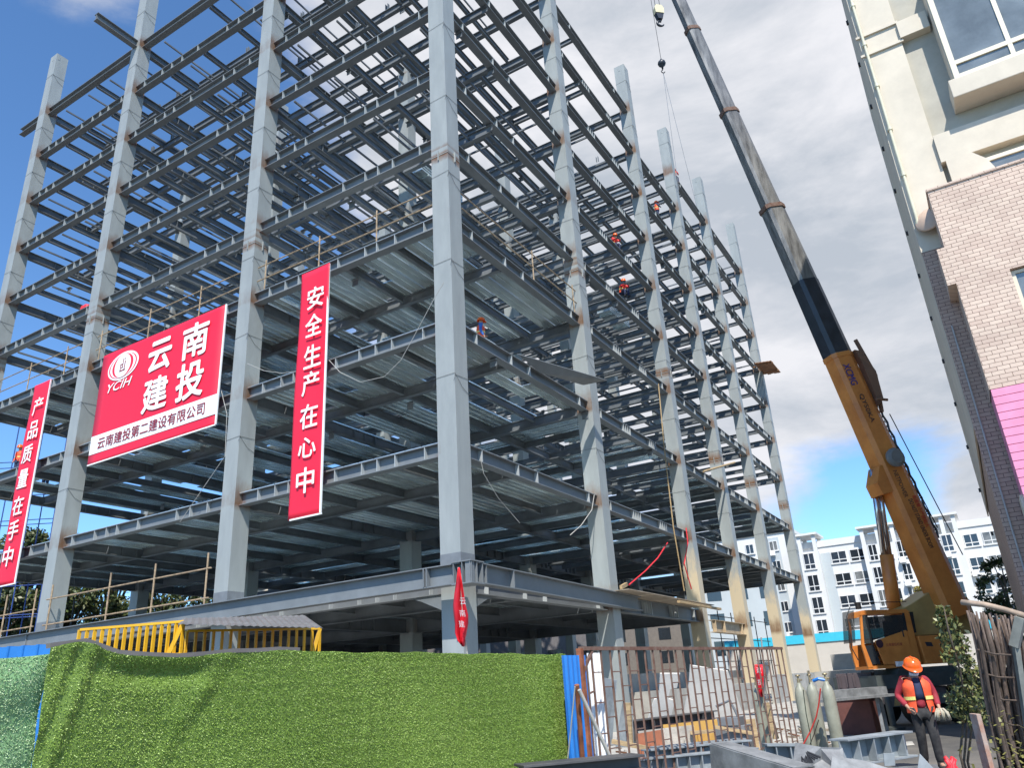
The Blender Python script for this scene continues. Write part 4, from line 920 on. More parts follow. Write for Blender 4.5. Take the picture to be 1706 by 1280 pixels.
# yellow barriers and shelter
def barrier(label, a, b, da, db, n, hgt, slant=0):
    A_ = px(*a, da); B_ = px(*b, db); t = thing('yellow_barrier', label, 'barrier', A_, 'yellow steel barriers')
    u = (B_-A_); L = u.length; dn = V((0, 0, -hgt))
    for nm, o in (('rail', V((0, 0, 0))), ('rail', dn)):
        mb = MB(); mb.bar(A_+o, B_+o, .04, .03); mb.build(nm, yel, t)
    for k in range(n):
        q = A_+u*(k/(n-1)); mb = MB(); mb.bar(q, q+dn, .022, .04); mb.build('bar', yel, t)
    mb = MB(); mb.bar(B_, B_+dn-u.normalized()*.15, .035, .05); mb.build('brace', yel, t)
    return t
barrier('yellow steel barrier of upright bars in sun above the turf fence', (133, 1050), (306, 1036), 9.5, 10.0, 15, .40)
barrier('yellow steel barrier of upright bars in shade under the grey corrugated sheet', (312, 1052), (533, 1048), 10.6, 11.6, 17, .55)
a, b, c, d = px(304, 1031, 11.6), px(508, 1026, 12.4), px(538, 1047, 9.4), px(298, 1041, 8.7)
mb = MB(); n = 40; vs = []
for k in range(n+1):
    q = k/n; p = a.lerp(b, q); p2 = d.lerp(c, q); w_ = V((0, 0, .006*(1 if k % 2 else -1))); vs += [p+w_, p2+w_]
mb.add(vs, [(2*k, 2*k+2, 2*k+3, 2*k+1) for k in range(n)]); o = mb.build('corrugated_sheet', mat('grey corrugated roof sheet', (.17, .17, .165), .6, .2, .2, 3)); o.modifiers.new('t', 'SOLIDIFY').thickness = .004
tag(o, 'thin grey corrugated sheet lying over the shaded yellow barrier', 'roof sheet')
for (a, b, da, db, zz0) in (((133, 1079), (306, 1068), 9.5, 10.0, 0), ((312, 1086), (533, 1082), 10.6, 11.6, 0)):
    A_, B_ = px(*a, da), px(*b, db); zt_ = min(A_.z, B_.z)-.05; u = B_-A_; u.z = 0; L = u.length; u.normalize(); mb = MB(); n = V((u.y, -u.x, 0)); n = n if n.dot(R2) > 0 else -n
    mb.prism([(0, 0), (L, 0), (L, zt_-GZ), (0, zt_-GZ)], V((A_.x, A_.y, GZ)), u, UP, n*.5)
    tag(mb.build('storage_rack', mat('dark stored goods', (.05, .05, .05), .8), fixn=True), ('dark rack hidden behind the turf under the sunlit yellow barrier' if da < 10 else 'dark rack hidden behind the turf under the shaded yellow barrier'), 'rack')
# ================================================================ flags
def flag(label, top, bot, dep, pts, glyphs=None):
    T = px(*top, dep); Bq = px(*bot, dep); t = thing('red_flag', label, 'flag', V((Bq.x, Bq.y, GZ)), 'small red flags')
    mb = MB(); mb.tube([V((Bq.x, Bq.y, GZ)), Bq, T], .014, 8); mb.build('pole', mat('pale pole', (.45, .43, .38)), t)
    n = len(pts); mb = MB(); vs = []; m_ = 10
    for k, (xl, xr, y) in enumerate(pts):
        for i in range(m_+1):
            q = i/m_; p = px(xl+(xr-xl)*q, y, dep-.05+.07*math.sin(q*9+k*.7)); vs.append(p)
    mb.add(vs, [(k*(m_+1)+i, k*(m_+1)+i+1, (k+1)*(m_+1)+i+1, (k+1)*(m_+1)+i) for k in range(n-1) for i in range(m_)])
    o = mb.build('cloth', mat('bright flag red', (.80, .02, .04), .6), t, smooth=True); o.modifiers.new('t', 'SOLIDIFY').thickness = .004
    if glyphs:
        for ch, gx, gy, s in glyphs: lettering(ch, px(gx, gy, dep-.17), R0, -R1, s, s*1.1, white, t, bold=.0, thick=0, shear=-.2)
flag('red flag with white characters drooping on a pole before the corner column', (763, 946), (778, 1086), 15, [(763, 766, 946), (760, 770, 970), (757, 773, 990), (755, 776, 1010), (756, 780, 1025), (758, 780, 1040), (758, 777, 1055), (762, 775, 1068), (770, 774, 1078)], [('云', 766, 1008, .12), ('南', 765, 1028, .12), ('建', 764, 1046, .12)])
flag('red flag with white marks drooping on a thin pole behind the gate', (1268, 1062), (1281, 1200), 14.5, [(1257, 1270, 1108), (1258, 1272, 1125), (1260, 1272, 1140), (1262, 1272, 1152), (1268, 1273, 1162)], [('建', 1260, 1122, .1), ('投', 1262, 1142, .1)])
# ================================================================ gas cylinders
cylm = mat('pale grey green cylinder paint', (0.27, 0.27, 0.205), 0.5, 0, .2, 3, .05, 20); brass = mat('brass valve', (.35, .28, .16), .4, .6)
def gascyl(label, x, y, dep, sc=1.0, capd=False):
    p = px(x, y, dep); p.z = GZ; t = thing('gas_cylinder', label, 'gas cylinder', p, 'steel gas cylinders')
    mb = MB(); r = .112*sc; mb.lathe([(r*.9, 0), (r, .03), (r, 1.18), (r*.93, 1.27), (r*.70, 1.35), (r*.4, 1.395), (r*.33, 1.44)], p, 24); mb.build('body', cylm, t, smooth=True)
    mb = MB(); q = p+V((0, 0, 1.44)); mb.lathe([(.03, 0), (.028, .06), (.018, .07), (.018, .11)], q, 12); mb.tube([q+V((0, 0, .05)), q+V((.0, -.07, .05))], .015, 8); mb.lathe([(.04, .11), (.045, .125), (.04, .14)], q, 12); mb.build('valve', brass, t)
    if capd:
        mb = MB(); mb.tube([q+V((.05, 0, -.02)), q+V((.06, 0, .2)), q+V((-.06, 0, .2)), q+V((-.05, 0, -.02))], .012, 6); mb.build('guard', brass, t)
    return t
gascyl('leftmost of the three grey green gas cylinders standing in front of the dark wall', 1356, 1276, 13.9)
gascyl('middle one of the three grey green gas cylinders, partly hidden and with a valve guard', 1376, 1275, 14.3, capd=True)
g3 = gascyl('rightmost of the three grey green gas cylinders, with blue taps and a red hose', 1404, 1279, 13.5)
gascyl('grey gas cylinder standing behind the bars of the rusty gate', 1281, 1272, 14.2)
mb = MB(); q = g3.location+V((0, 0, 1.46)); mb.tube([q, q+V((-.02, .12, .03)), q+V((0, .22, .0))], .03, 8); mb.build('regulator', bluem, g3)
mb = MB(); mb.tube([px(1367, 1148, 13), px(1364, 1175, 13), px(1360, 1195, 13), px(1350, 1220, 13), px(1338, 1242, 13), px(1330, 1265, 12.9)], .012, 6); tag(mb.build('gas_hose', mat('red hose', (.55, .04, .03), .5)), 'red rubber hose slung from the blue taps across the gas cylinders', 'hose')
mb = MB(); mb.tube([px(1338, 1150, 12.95), px(1343, 1190, 13), px(1350, 1225, 13), px(1353, 1262, 12.9)], .007, 6); tag(mb.build('gas_hose', mat('dark green hose', (.03, .05, .03), .5)), 'dark thin hose running down between the gas cylinders', 'hose')
mb = MB(); mb.tube([px(1364, 1200, 12.95), px(1356, 1225, 13), px(1350, 1240, 13), px(1343, 1262, 12.9)], .007, 6); tag(mb.build('gas_hose', mat('dark brown hose', (.06, .03, .02), .5)), 'dark brown hose crossing the middle gas cylinder', 'hose')
# ================================================================ people
skin = mat('skin', (0.42, 0.24, 0.16), 0.55, 0, .08, 8)
navy = mat('navy cloth', (0.02, 0.03, 0.075), .8, 0, .2, 8); maroon = mat('dark red cloth', (0.30, 0.022, 0.035), .8, 0, .25, 7, .6, 12)
orv = mat('orange vest', (0.80, 0.10, 0.03), .6, 0, .2, 6, .5, 11); refl = mat('yellow reflective tape', (0.70, 0.68, 0.20), .4, 0, .1, 20)
helm = mat('orange helmet', (0.80, 0.12, 0.012), .25, 0, .04); camo = mat('black patterned cloth', (0.012, 0.012, 0.014), .85, 0, .4, 14, col2=(0.045, 0.043, 0.042))
bcl = mat('blue work cloth', (0.04, 0.13, 0.42), .8, 0, .15, 6); bootm = mat('dusty boots', (.06, .05, .045), .8, 0, .3, 10); maskm = mat('pale mask', (.62, .68, .74), .7); glovem = mat('camouflage gloves', (.30, .27, .18), .85, 0, .5, 25, col2=(.55, .50, .40))
def skinmesh(name, m_, parent, joints, edges, radii, root=0, sub=2):
    bm = bmesh.new(); ly = bm.verts.layers.skin.new(); vs = []
    for p, r in zip(joints, radii):
        v = bm.verts.new(p); v[ly].radius = r if isinstance(r, tuple) else (r, r); vs.append(v)
    vs[root][ly].use_root = True
    for a, b in edges: bm.edges.new((vs[a], vs[b]))
    me = bpy.data.meshes.new(name); bm.to_mesh(me); bm.free(); me.materials.append(m_)
    o = bpy.data.objects.new(name, me); S.collection.objects.link(o); o.parent = parent
    sk = o.modifiers.new('skin', 'SKIN'); sk.use_smooth_shade = True; sk.branch_smoothing = .4
    sb = o.modifiers.new('sub', 'SUBSURF'); sb.levels = sub; sb.render_levels = sub
    return o
def worker(label, feet, face, pose, trousers, sleeve, vest=True, fine=False, group='workers in orange helmets', scale=1.0, mask=False, gloves=False):
    """pose: joints in metres, x forward, y to the left, z up from the feet"""
    t = thing('person', label, 'person', feet, group); t.rotation_euler = (0, 0, math.atan2(face.y, face.x)); t.scale = (scale,)*3
    P = {k: V(v) for k, v in pose.items()}
    J = ['pelvis', 'waist', 'chest', 'neckb', 'neck', 'head', 'crown', 'lsh', 'lel', 'lwr', 'rsh', 'rel', 'rwr', 'lhip', 'lkn', 'lan', 'rhip', 'rkn', 'ran', 'lto', 'rto', 'lhd', 'rhd']
    ix = {k: i for i, k in enumerate(J)}
    for s in 'lr': 
        P.setdefault(s+'hd', P[s+'wr']+(P[s+'wr']-P[s+'el']).normalized()*.075)
    E = [('pelvis', 'waist'), ('waist', 'chest'), ('chest', 'neckb'), ('neckb', 'neck'), ('neck', 'head'), ('head', 'crown'), ('neckb', 'lsh'), ('lsh', 'lel'), ('lel', 'lwr'), ('lwr', 'lhd'), ('neckb', 'rsh'), ('rsh', 'rel'), ('rel', 'rwr'), ('rwr', 'rhd'),
         ('pelvis', 'lhip'), ('lhip', 'lkn'), ('lkn', 'lan'), ('lan', 'lto'), ('pelvis', 'rhip'), ('rhip', 'rkn'), ('rkn', 'ran'), ('ran', 'rto')]
    R_ = dict(pelvis=(.13, .10), waist=(.12, .09), chest=(.15, .10), neckb=(.09, .07), neck=.055, head=(.075, .09), crown=(.07, .085), sh=.065, el=.042, wr=.028, hd=(.036, .02), hip=.085, kn=.056, an=.04, to=.035)
    rad = [R_.get(k, R_.get(k[1:])) for k in J]
    joints = [P[k] for k in J]; edges = [(ix[a], ix[b]) for a, b in E]; radii = list(rad)
    if fine:                                # nose, chin, ears, fingers and thumbs
        up = (P['crown']-P['neck']).normalized(); fw = P['nose_dir'].normalized() if 'nose_dir' in P else V((1, 0, 0)); lf = up.cross(fw).normalized()
        def br(base, pts, rs):
            b = ix[base] if isinstance(base, str) else base
            for p, r in zip(pts, rs): joints.append(p); radii.append(r); edges.append((b, len(joints)-1)); b = len(joints)-1
        br('head', [P['head']+fw*.105+up*.005, P['head']+fw*.122-up*.012], [.016, .012])
        br('neck', [P['head']+fw*.07-up*.075], [.035])
        for s in (1, -1): br('head', [P['head']+lf*(.09*s)], [.014])
        for s in 'lr':
            h = P[s+'hd']; d = (h-P[s+'wr']).normalized(); inn = V((0, -1 if s == 'l' else 1, 0)); sdv = d.cross(inn).normalized(); bend = (d+inn*.9).normalized()
            for k, L in enumerate((.068, .078, .074, .058)):
                o = h+sdv*(.030-.020*k); br(s+'hd', [o+d*.025, o+d*.03+d*L*.45+inn*.008, o+d*.03+d*L*.45+bend*L*.5], [.010, .0095, .008])
            br(s+'hd', [h-d*.02+sdv*.045, h+d*.015+sdv*.062+inn*.02], [.012, .009])
    skinmesh('body', skin, t, joints, edges, radii)
    def sub(names, ed, rr, nm, m_, root=0): return skinmesh(nm, m_, t, [P[k] for k in names], [(names.index(a), names.index(b)) for a, b in ed], rr, root)
    sub(['pelvis', 'lhip', 'lkn', 'lan', 'rhip', 'rkn', 'ran'], [('pelvis', 'lhip'), ('lhip', 'lkn'), ('lkn', 'lan'), ('pelvis', 'rhip'), ('rhip', 'rkn'), ('rkn', 'ran')], [(.15, .12), .108, .08, .07, .108, .08, .07], 'trousers', trousers)
    P['lcuff'] = P['lel'].lerp(P['lwr'], .9); P['rcuff'] = P['rel'].lerp(P['rwr'], .9); P['hem'] = P['pelvis']+V((0, 0, -.02))
    jk = sub(['hem', 'waist', 'chest', 'neckb', 'lsh', 'lel', 'lcuff', 'rsh', 'rel', 'rcuff'], [('hem', 'waist'), ('waist', 'chest'), ('chest', 'neckb'), ('neckb', 'lsh'), ('lsh', 'lel'), ('lel', 'lcuff'), ('neckb', 'rsh'), ('rsh', 'rel'), ('rel', 'rcuff')],
        [(.158, .12), (.148, .115), (.165, .115), (.095, .08), .076, .058, .045, .076, .058, .045], 'jacket', sleeve)
    if vest:
        mb = MB(); tp = MB(); nn = 28; rows = []
        ch, wa, pe, nb = P['chest'], P['waist'], P['pelvis'], P['neckb']
        lv = [(pe+V((0, 0, -.06)), .175, .225, .42), (pe.lerp(wa, .45), .165, .215, .40), (wa, .160, .21, .36), (wa.lerp(ch, .5), .165, .22, .32), (ch, .168, .235, .28), (ch.lerp(nb, .5), .150, .225, .28), (ch.lerp(nb, .85), .118, .165, .4), (nb+V((0, 0, .02)), .10, .125, .5)]
        vs = []
        for c, rx_, ry_, op in lv:
            for k in range(nn+1):
                a = op+(2*math.pi-2*op)*k/nn; vs.append(c+V((math.cos(a)*rx_, math.sin(a)*ry_, 0)))
        w_ = nn+1
        for j in range(len(lv)-1):
            for k in range(nn):
                if j in (4, 5) and (abs(k-7) < 1.6 or abs(k-21) < 1.6): continue       # armholes
                mb.add([vs[j*w_+k], vs[j*w_+k+1], vs[(j+1)*w_+k+1], vs[(j+1)*w_+k]], [(0, 1, 2, 3)])
        o = mb.build('vest', orv, None); o.parent = t
        bm = bmesh.new(); bm.from_mesh(o.data); bmesh.ops.remove_doubles(bm, verts=bm.verts, dist=.0005); bm.to_mesh(o.data); bm.free()
        so_ = o.modifiers.new('t', 'SOLIDIFY'); so_.thickness = .008; sb = o.modifiers.new('s', 'SUBSURF'); sb.levels = 1; sb.render_levels = 2
        for q in o.data.polygons: q.use_smooth = True
        vs = []
        c, rx_, ry_, op = wa.lerp(ch, .12), .176, .228, .36
        for dz in (-.027, .027):
            for k in range(nn+1):
                a = op+(2*math.pi-2*op)*k/nn; vs.append(c+V((math.cos(a)*rx_, math.sin(a)*ry_, dz)))
        tp.add(vs, [(k, k+1, w_+k+1, w_+k) for k in range(nn)]); o2 = tp.build('reflective_band', refl, None); o2.parent = o; o2.modifiers.new('t', 'SOLIDIFY').thickness = .004
    # helmet: shell, brim, ridge
    up = (P['crown']-P['neck']).normalized(); fw = P.get('nose_dir', V((1, 0, 0))); fw = (fw-up*fw.dot(up)).normalized(); c = P['head']+up*.055
    lf = up.cross(fw); mb = MB(); vs = []; prof = [(.150, -.008), (.138, .0), (.135, .03), (.126, .075), (.100, .115), (.06, .138), (.0, .146)]
    for r, h in prof:
        for k in range(24):
            a = 2*math.pi*k/24; e = 1.12 if r < .14 else 1.08+.30*max(0, math.cos(a))**2; vs.append(c+fw*(r*math.cos(a)*e)+lf*(r*math.sin(a))+up*(h-(.02*max(0, math.cos(a)) if r > .14 else 0)))
    mb.add(vs, [(j*24+k, j*24+(k+1) % 24, (j+1)*24+(k+1) % 24, (j+1)*24+k) for j in range(len(prof)-1) for k in range(24)])
    o = mb.build('helmet', helm, None, smooth=True); o.parent = t
    mb = MB(); mb.tube([c+fw*.11+up*.115, c+fw*.05+up*.147, c-fw*.05+up*.147, c-fw*.11+up*.115], .012, 6); o3 = mb.build('ridge', helm, None, smooth=True); o3.parent = o
    for s in 'lr':
        d = (P[s+'to']-P[s+'an']); d.z = 0; d.normalize(); a = P[s+'an']
        mb = MB(); mb.tube([a+V((0, 0, .08)), a+V((0, 0, -.01)), a+V((0, 0, -.05))-d*.03], [.058, .055, .05], 10); mb.tube([a-d*.06+V((0, 0, -.06)), a+d*.05+V((0, 0, -.05)), a+d*.15+V((0, 0, -.065)), a+d*.2+V((0, 0, -.075))], [.045, .052, .045, .025], 10)
        o = mb.build('boot', bootm, None, smooth=True); o.parent = t
    if mask:
        mb = MB(); vs = []
        for dz, r in ((-.10, .075), (-.07, .100), (-.03, .104)):
            for k in range(9): a = -1.1+2.2*k/8; vs.append(P['head']+up*dz+fw*(math.cos(a)*r)+lf*(math.sin(a)*r*.9))
        mb.add(vs, [(j*9+k, j*9+k+1, (j+1)*9+k+1, (j+1)*9+k) for j in range(2) for k in range(8)]); o = mb.build('mask', maskm, None, smooth=True); o.parent = t; o.modifiers.new('t', 'SOLIDIFY').thickness = .004
        mb = MB(); c = P['chest']; nb = P['neckb']
        vs = []
        for q, wv, dx in ((0, .075, .145), (.3, .075, .150), (.62, .06, .150), (1, .045, .118)):
            p = P['waist'].lerp(nb, q)
            for k in (-1, -.33, .33, 1): vs.append(p+V((dx-.012*abs(k), wv*k, 0)))
        mb.add(vs, [(j*4+k, j*4+k+1, (j+1)*4+k+1, (j+1)*4+k) for j in range(3) for k in range(3)]); o = mb.build('undershirt', navy, None, smooth=True); o.parent = t; o.modifiers.new('t', 'SOLIDIFY').thickness = .006
    return t
stand = dict(pelvis=(0, 0, .93), waist=(0, 0, 1.08), chest=(.01, 0, 1.27), neckb=(0, 0, 1.42), neck=(.01, 0, 1.49), head=(.03, 0, 1.575), crown=(.025, 0, 1.66), nose_dir=(1, 0, 0),
    lsh=(0, .18, 1.39), lel=(-.02, .25, 1.12), lwr=(.10, .24, .90), rsh=(0, -.18, 1.39), rel=(-.02, -.25, 1.12), rwr=(.10, -.24, .90),
    lhip=(0, .09, .88), lkn=(.03, .10, .48), lan=(0, .11, .085), rhip=(0, -.09, .88), rkn=(.03, -.10, .48), ran=(0, -.11, .085), lto=(.13, .13, .03), rto=(.13, -.13, .03))
def pz(**k): d = dict(stand); d.update(k); return d
walk = pz(head=(.065, .0, 1.555), crown=(.09, .01, 1.64), neck=(.025, 0, 1.49), nose_dir=(.85, .15, -.55),
    rel=(-.07, -.31, 1.15), rwr=(.13, -.22, .97), lel=(-.03, .27, 1.14), lwr=(.14, .25, .95),
    lkn=(.10, .09, .48), lan=(.05, .10, .10), lto=(.19, .12, .05), rkn=(-.02, -.09, .49), ran=(-.16, -.09, .12), rto=(-.02, -.10, .05))
fp = px(1556, 1274, 12.6); fp.z = GZ; fc = (CAM-fp); fc.z = 0; fc.normalize()
fc = (Matrix.Rotation(math.radians(12), 3, 'Z') @ fc)
wk = worker('worker in orange vest and helmet walking by the crane, head bowed, holding gloves', fp, fc, walk, camo, maroon, True, True, mask=True, scale=1.0)
mb = MB(); R_ = Matrix.Rotation(math.atan2(fc.y, fc.x), 3, 'Z')
gl = MB()
for k in range(9):
    a = fp+R_ @ V((.19+.02*math.sin(k*2), .25+.012*(k-4), .93)); gl.tube([a, a+R_ @ V((.05, .01*(k-4), -.06)), a+R_ @ V((.03, .018*(k-4), -.16-.01*(k % 3)))], [.012, .02, .012], 6)
tag(gl.build('work_gloves', glovem, smooth=True), 'pair of pale patterned work gloves hanging from the hand of the walking worker', 'gloves')
# workers up on the frame
def on_frame(x, y, ax, val, zfoot): p = onp(x, y, ax, val); p.z = zfoot; return p
dz3 = Z[3]+.48
p = onp(800, 536, 2, dz3+1.60); p.z = dz3
worker('worker in orange helmet and blue sleeves standing behind the beam right of the corner column', p, V((.6, -.8, 0)), pz(lwr=(.2, .2, 1.1), lel=(.03, .27, 1.15)), navy, bcl)
p2_ = onp(781, 546, 2, dz3+1.60); p2_.z = dz3; p2_ = p2_+(p2_-p)*.6; p2_.z = dz3
worker('worker in orange helmet mostly hidden by the corner column', p2_, V((-.3, -.9, 0)), stand, navy, navy)
zt9 = Z[9]+.45; bw = onp(1097, 368, 2, zt9)
worker('worker in red helmet standing on a high beam between two tall right columns', V((Xc[2]+(bw.x-Xc[2])*1.0, 3.2, zt9)) if False else bw, V((.6, -.8, 0)), pz(rwr=(.3, -.1, 1.15), rel=(.12, -.27, 1.15)), navy, navy)
sit = pz(pelvis=(0, 0, .12), waist=(.02, 0, .27), chest=(.10, 0, .46), neckb=(.15, 0, .60), neck=(.18, 0, .66), head=(.21, 0, .75), crown=(.22, 0, .83), lsh=(.14, .18, .57), rsh=(.14, -.18, .57), lel=(.3, .24, .36), rel=(.3, -.24, .36), lwr=(.5, .16, .42), rwr=(.5, -.16, .42),
    lhip=(.02, .09, .08), rhip=(.02, -.09, .08), lkn=(.40, .12, .12), rkn=(.40, -.12, .12), lan=(.38, .12, -.30), ran=(.38, -.12, -.30), lto=(.5, .12, -.36), rto=(.5, -.12, -.36))
worker('worker in red clothes crouching on the topmost beam beside a tall column', V((Xc[3]+CW/2+.55, fx, Z[10]+.45)), V((1, -.2, 0)), sit, navy, redpl)
for (x, y, k, lab) in ((1022, 402, 7, 'small figure in red sitting on the beams high behind the second right column'), (1036, 478, 6, 'small figure in red sitting on the beams halfway up the right side')):
    zf = Z[k]+.45; q = onp(x, y, 2, zf+.5); q.z = zf
    worker(lab, q, V((-.5, -.8, 0)), sit, navy, redpl)
zf = Z[3]+.48; q = onp(33, 752, 2, zf+1.3)
q = px(33, 757, 45); q2 = q-V((0, 0, 1.3))
worker('worker in orange peeping out behind the leftmost red banner', V((1.2, q2.y if False else onp(33, 757, 0, 1.2).y, Z[3]+.48)), V((-1, -.2, 0)), stand, navy, orv)
worker('worker in red seen on the far side scaffold between the leftmost banner and column', V((3.5, onp(86, 745, 0, 3.5).y, Z[3]+.48)), V((-.8, -.6, 0)), stand, navy, redpl)
# ================================================================ plants
leafm = [mat('leaf light', (0.12, 0.13, 0.045), .5, 0, .25, 3), mat('leaf mid', (0.06, 0.09, 0.022), .5, 0, .25, 3), mat('leaf dark', (0.025, 0.042, 0.014), .55, 0, .25, 3)]
yleaf = [mat('leaf yellow', (0.30, 0.24, 0.05), .5, 0, .25, 3), mat('leaf olive', (0.17, 0.16, 0.04), .5, 0, .2, 3), mat('leaf dry', (.10, .08, .03), .6)]
barkm = mat('bark', (0.11, 0.085, 0.06), .9, 0, .3, 8, .4, 30)
def leaves(name, parent, centres, radii, per, size, mats, w=(.4, .35, .25), droop=.2):
    n = len(centres)*per; C = np.repeat(np.array([tuple(c) for c in centres]), per, 0); R_ = np.repeat(np.array(radii), per)[:, None]
    d = rng.normal(0, 1, (n, 3)); d /= np.linalg.norm(d, axis=1, keepdims=True); P = C+d*R_*rng.uniform(.25, 1, (n, 1))**.6*np.array([1, 1, .8])
    ax = rng.normal(0, 1, (n, 3)); ax[:, 2] -= droop; ax /= np.linalg.norm(ax, axis=1, keepdims=True); sd = np.cross(ax, rng.normal(0, 1, (n, 3))); sd /= np.linalg.norm(sd, axis=1, keepdims=True)
    L = size*rng.uniform(.6, 1.3, (n, 1)); Wd = L*.24; nr = np.cross(ax, sd)
    vs = np.concatenate([P, P+ax*L*.5+sd*Wd+nr*L*.06, P+ax*L, P+ax*L*.5-sd*Wd+nr*L*.06], 1).reshape(-1, 3)
    off = np.array(parent.location)[None]; vs = vs-off
    me = bpy.data.meshes.new(name); me.vertices.add(4*n); me.vertices.foreach_set('co', vs.astype(np.float32).ravel()); me.loops.add(4*n); me.loops.foreach_set('vertex_index', np.arange(4*n, dtype=np.int32))
    me.polygons.add(n); me.polygons.foreach_set('loop_start', np.arange(0, 4*n, 4, dtype=np.int32)); me.update(calc_edges=True)
    for m_ in mats: me.materials.append(m_)
    me.polygons.foreach_set('material_index', rng.choice(len(mats), n, p=w).astype(np.int32))
    o = bpy.data.objects.new(name, me); S.collection.objects.link(o); o.parent = parent; return o
def tree(name, label, base, h, r, clumps, per, size, mats=leafm, w=(.3, .4, .3), low=.25, group=None, flat=1.0, cat='tree'):
    t = thing(name, label, cat, base, group); base = V(base); mb = MB(); top = base+V((random.uniform(-.2, .2), random.uniform(-.2, .2), h*.8))
    mb.tube([base, base.lerp(top, .35)+V((.06, .04, 0)), base.lerp(top, .7), top], [.028*h, .02*h, .012*h, .004*h], 8); cs = []; rs = []
    for k in range(clumps):
        a = random.uniform(0, 6.28); q = random.uniform(low, 1.0); rr = r*math.sqrt(random.uniform(.05, 1))*math.sin(math.pi*min(.97, max(.14, (q-low)/(1.02-low)*.85+.15)))**.7
        c = base+V((math.cos(a)*rr, math.sin(a)*rr*flat, h*q)); cs.append(c); rs.append(r*random.uniform(.16, .32))
        if k % 3 == 0: s = base.lerp(top, max(.15, q-.25)); mb.tube([s, s.lerp(c, .5)+V((0, 0, .05*h)), c], [.009*h, .006*h, .002*h], 6)
    mb.build('trunk', barkm, t, smooth=True); leaves('crown', t, cs, rs, per, size, mats, w); return t
# bush right of the worker: two leafy stems
bb = px(1610, 1290, 11.2); bb.z = GZ
bush = thing('leafy_shrub', 'leafy green shrub of thin upright stems between the worker and the stick fence', 'shrub', bb)
mb = MB(); cs = []; rs = []
for st in ([(1606, 1270), (1612, 1200), (1600, 1120), (1580, 1050), (1572, 1010)], [(1612, 1270), (1622, 1190), (1618, 1130), (1600, 1085)], [(1600, 1260), (1606, 1180), (1612, 1140), (1628, 1120)]):
    pts = [px(x, y, 11.2+random.uniform(-.2, .2)) for x, y in st]; mb.tube([V((pts[0].x, pts[0].y, GZ))]+pts, [.018]*2+[.013]*(len(pts)-2)+[.005], 6)
for (x, y, r) in ((1572, 1018, .10), (1578, 1040, .16), (1588, 1058, .2), (1580, 1068, .15), (1598, 1075, .18), (1590, 1092, .2), (1606, 1100, .2), (1612, 1118, .16), (1625, 1130, .16), (1607, 1132, .17), (1598, 1150, .2), (1615, 1152, .2), (1604, 1170, .22), (1622, 1172, .16), (1598, 1184, .16), (1612, 1192, .18), (1636, 1150, .1), (1640, 1185, .1), (1568, 1035, .09), (1628, 1200, .1)):
    cs.append(px(x, y, 11.2+random.uniform(-.25, .25))); rs.append(r*.95)
mb.build('stem', barkm, bush, smooth=True)
leaves('foliage', bush, cs, rs, 95, .085, [mat('shrub leaf light', (0.20, 0.20, 0.065), .45, 0, .2, 3), mat('shrub leaf mid', (0.10, 0.12, 0.035), .5, 0, .2, 3), leafm[2]], (.42, .33, .25))
# trees behind the left side and by the white blocks
for (x_, d, h, r, lab) in ((20, 58, 15.5, 4.2, 'tall sunlit leafy tree at far left behind the leftmost red banner'), (100, 62, 15.5, 4.4, 'leafy tree seen between the leftmost banner and second left column'), (175, 66, 17.0, 4.6, 'leafy tree just right of the second left column base'), (262, 66, 16.0, 4.4, 'dark leafy tree behind the podium railing, left of the third left column'), (335, 70, 15.5, 4.2, 'dark leafy tree half hidden by the third left column'), (-25, 52, 12.0, 3.4, 'leafy tree cut by the left edge of the picture'), (660, 80, 10, 3.4, 'dark leafy tree glimpsed behind the ground floor near the corner column')):
    q = px(x_, 1100, d); tree('leafy_tree', lab, (q.x, q.y, GZ), h, r, 70, 170, .40, leafm, (.34, .4, .26), .06, 'trees behind the frame')
tp_ = px(1688, 1030, 34); tree('leafy_tree', 'dark green tree beside the near building in front of the white blocks', (tp_.x, tp_.y, GZ), 6.0, 1.15, 26, 110, .20, leafm, (.1, .3, .6), .3)
for (x, d, h, lab) in ((1528, 58, 6.4, 'small yellow leaved tree behind the crane cab'), (1582, 60, 8.6, 'yellow leaved tree right of the crane boom foot')):
    q = px(x, 1100, d); tree('yellow_tree', lab, (q.x, q.y, GZ), h, 1.3, 22, 90, .26, yleaf, (.4, .4, .2), .45, 'small yellow trees')
# ================================================================ stick fence, board, bin
stk = mat('dry sticks', (0.10, 0.07, 0.055), .9, 0, .4, 10, .3, 40, stretch=(6, 6, .6), col2=(0.22, 0.165, 0.135)); stk2 = mat('dark sticks', (0.09, 0.065, 0.05), .9, 0, .4, 10)
f0 = px(1655, 1200, 9); sfence = thing('stick_fence', 'fence of bundled dry grey brown sticks under a bent top rail at lower right', 'fence', (f0.x, f0.y, GZ))
mb = MB(); mb.tube([px(1602, 1004, 9.4), px(1640, 1008, 9.2), px(1672, 1016, 9.1), px(1712, 1028, 8.9)], .035, 10); mb.build('top_rail', mat('pale wooden rail', (.36, .27, .20), .8, 0, .3, 6), sfence, smooth=True)
for k in range(44):
    q = k/43; xt = 1612+80*q+random.uniform(-3, 3); xb = 1672+62*q+random.uniform(-12, 12); d = 9.1+random.uniform(-.15, .2)
    m1 = px(xt, 1016+random.uniform(0, 14)+8*q, d); m3 = px(xb, 1290, d-.1); m2 = m1.lerp(m3, .45)+R0*random.uniform(-.08, .05)+R2*random.uniform(-.05, .05)
    mb = MB(); mb.tube([m1, m1.lerp(m2, .5)+R0*.02, m2, m2.lerp(m3, .5)-R0*random.uniform(0, .04), m3, m3-V((0, 0, .4))], [.010]+[random.uniform(.015, .03)]*3+[.02, .02], 7); mb.build('stick', stk if k % 3 else stk2, sfence, smooth=True)
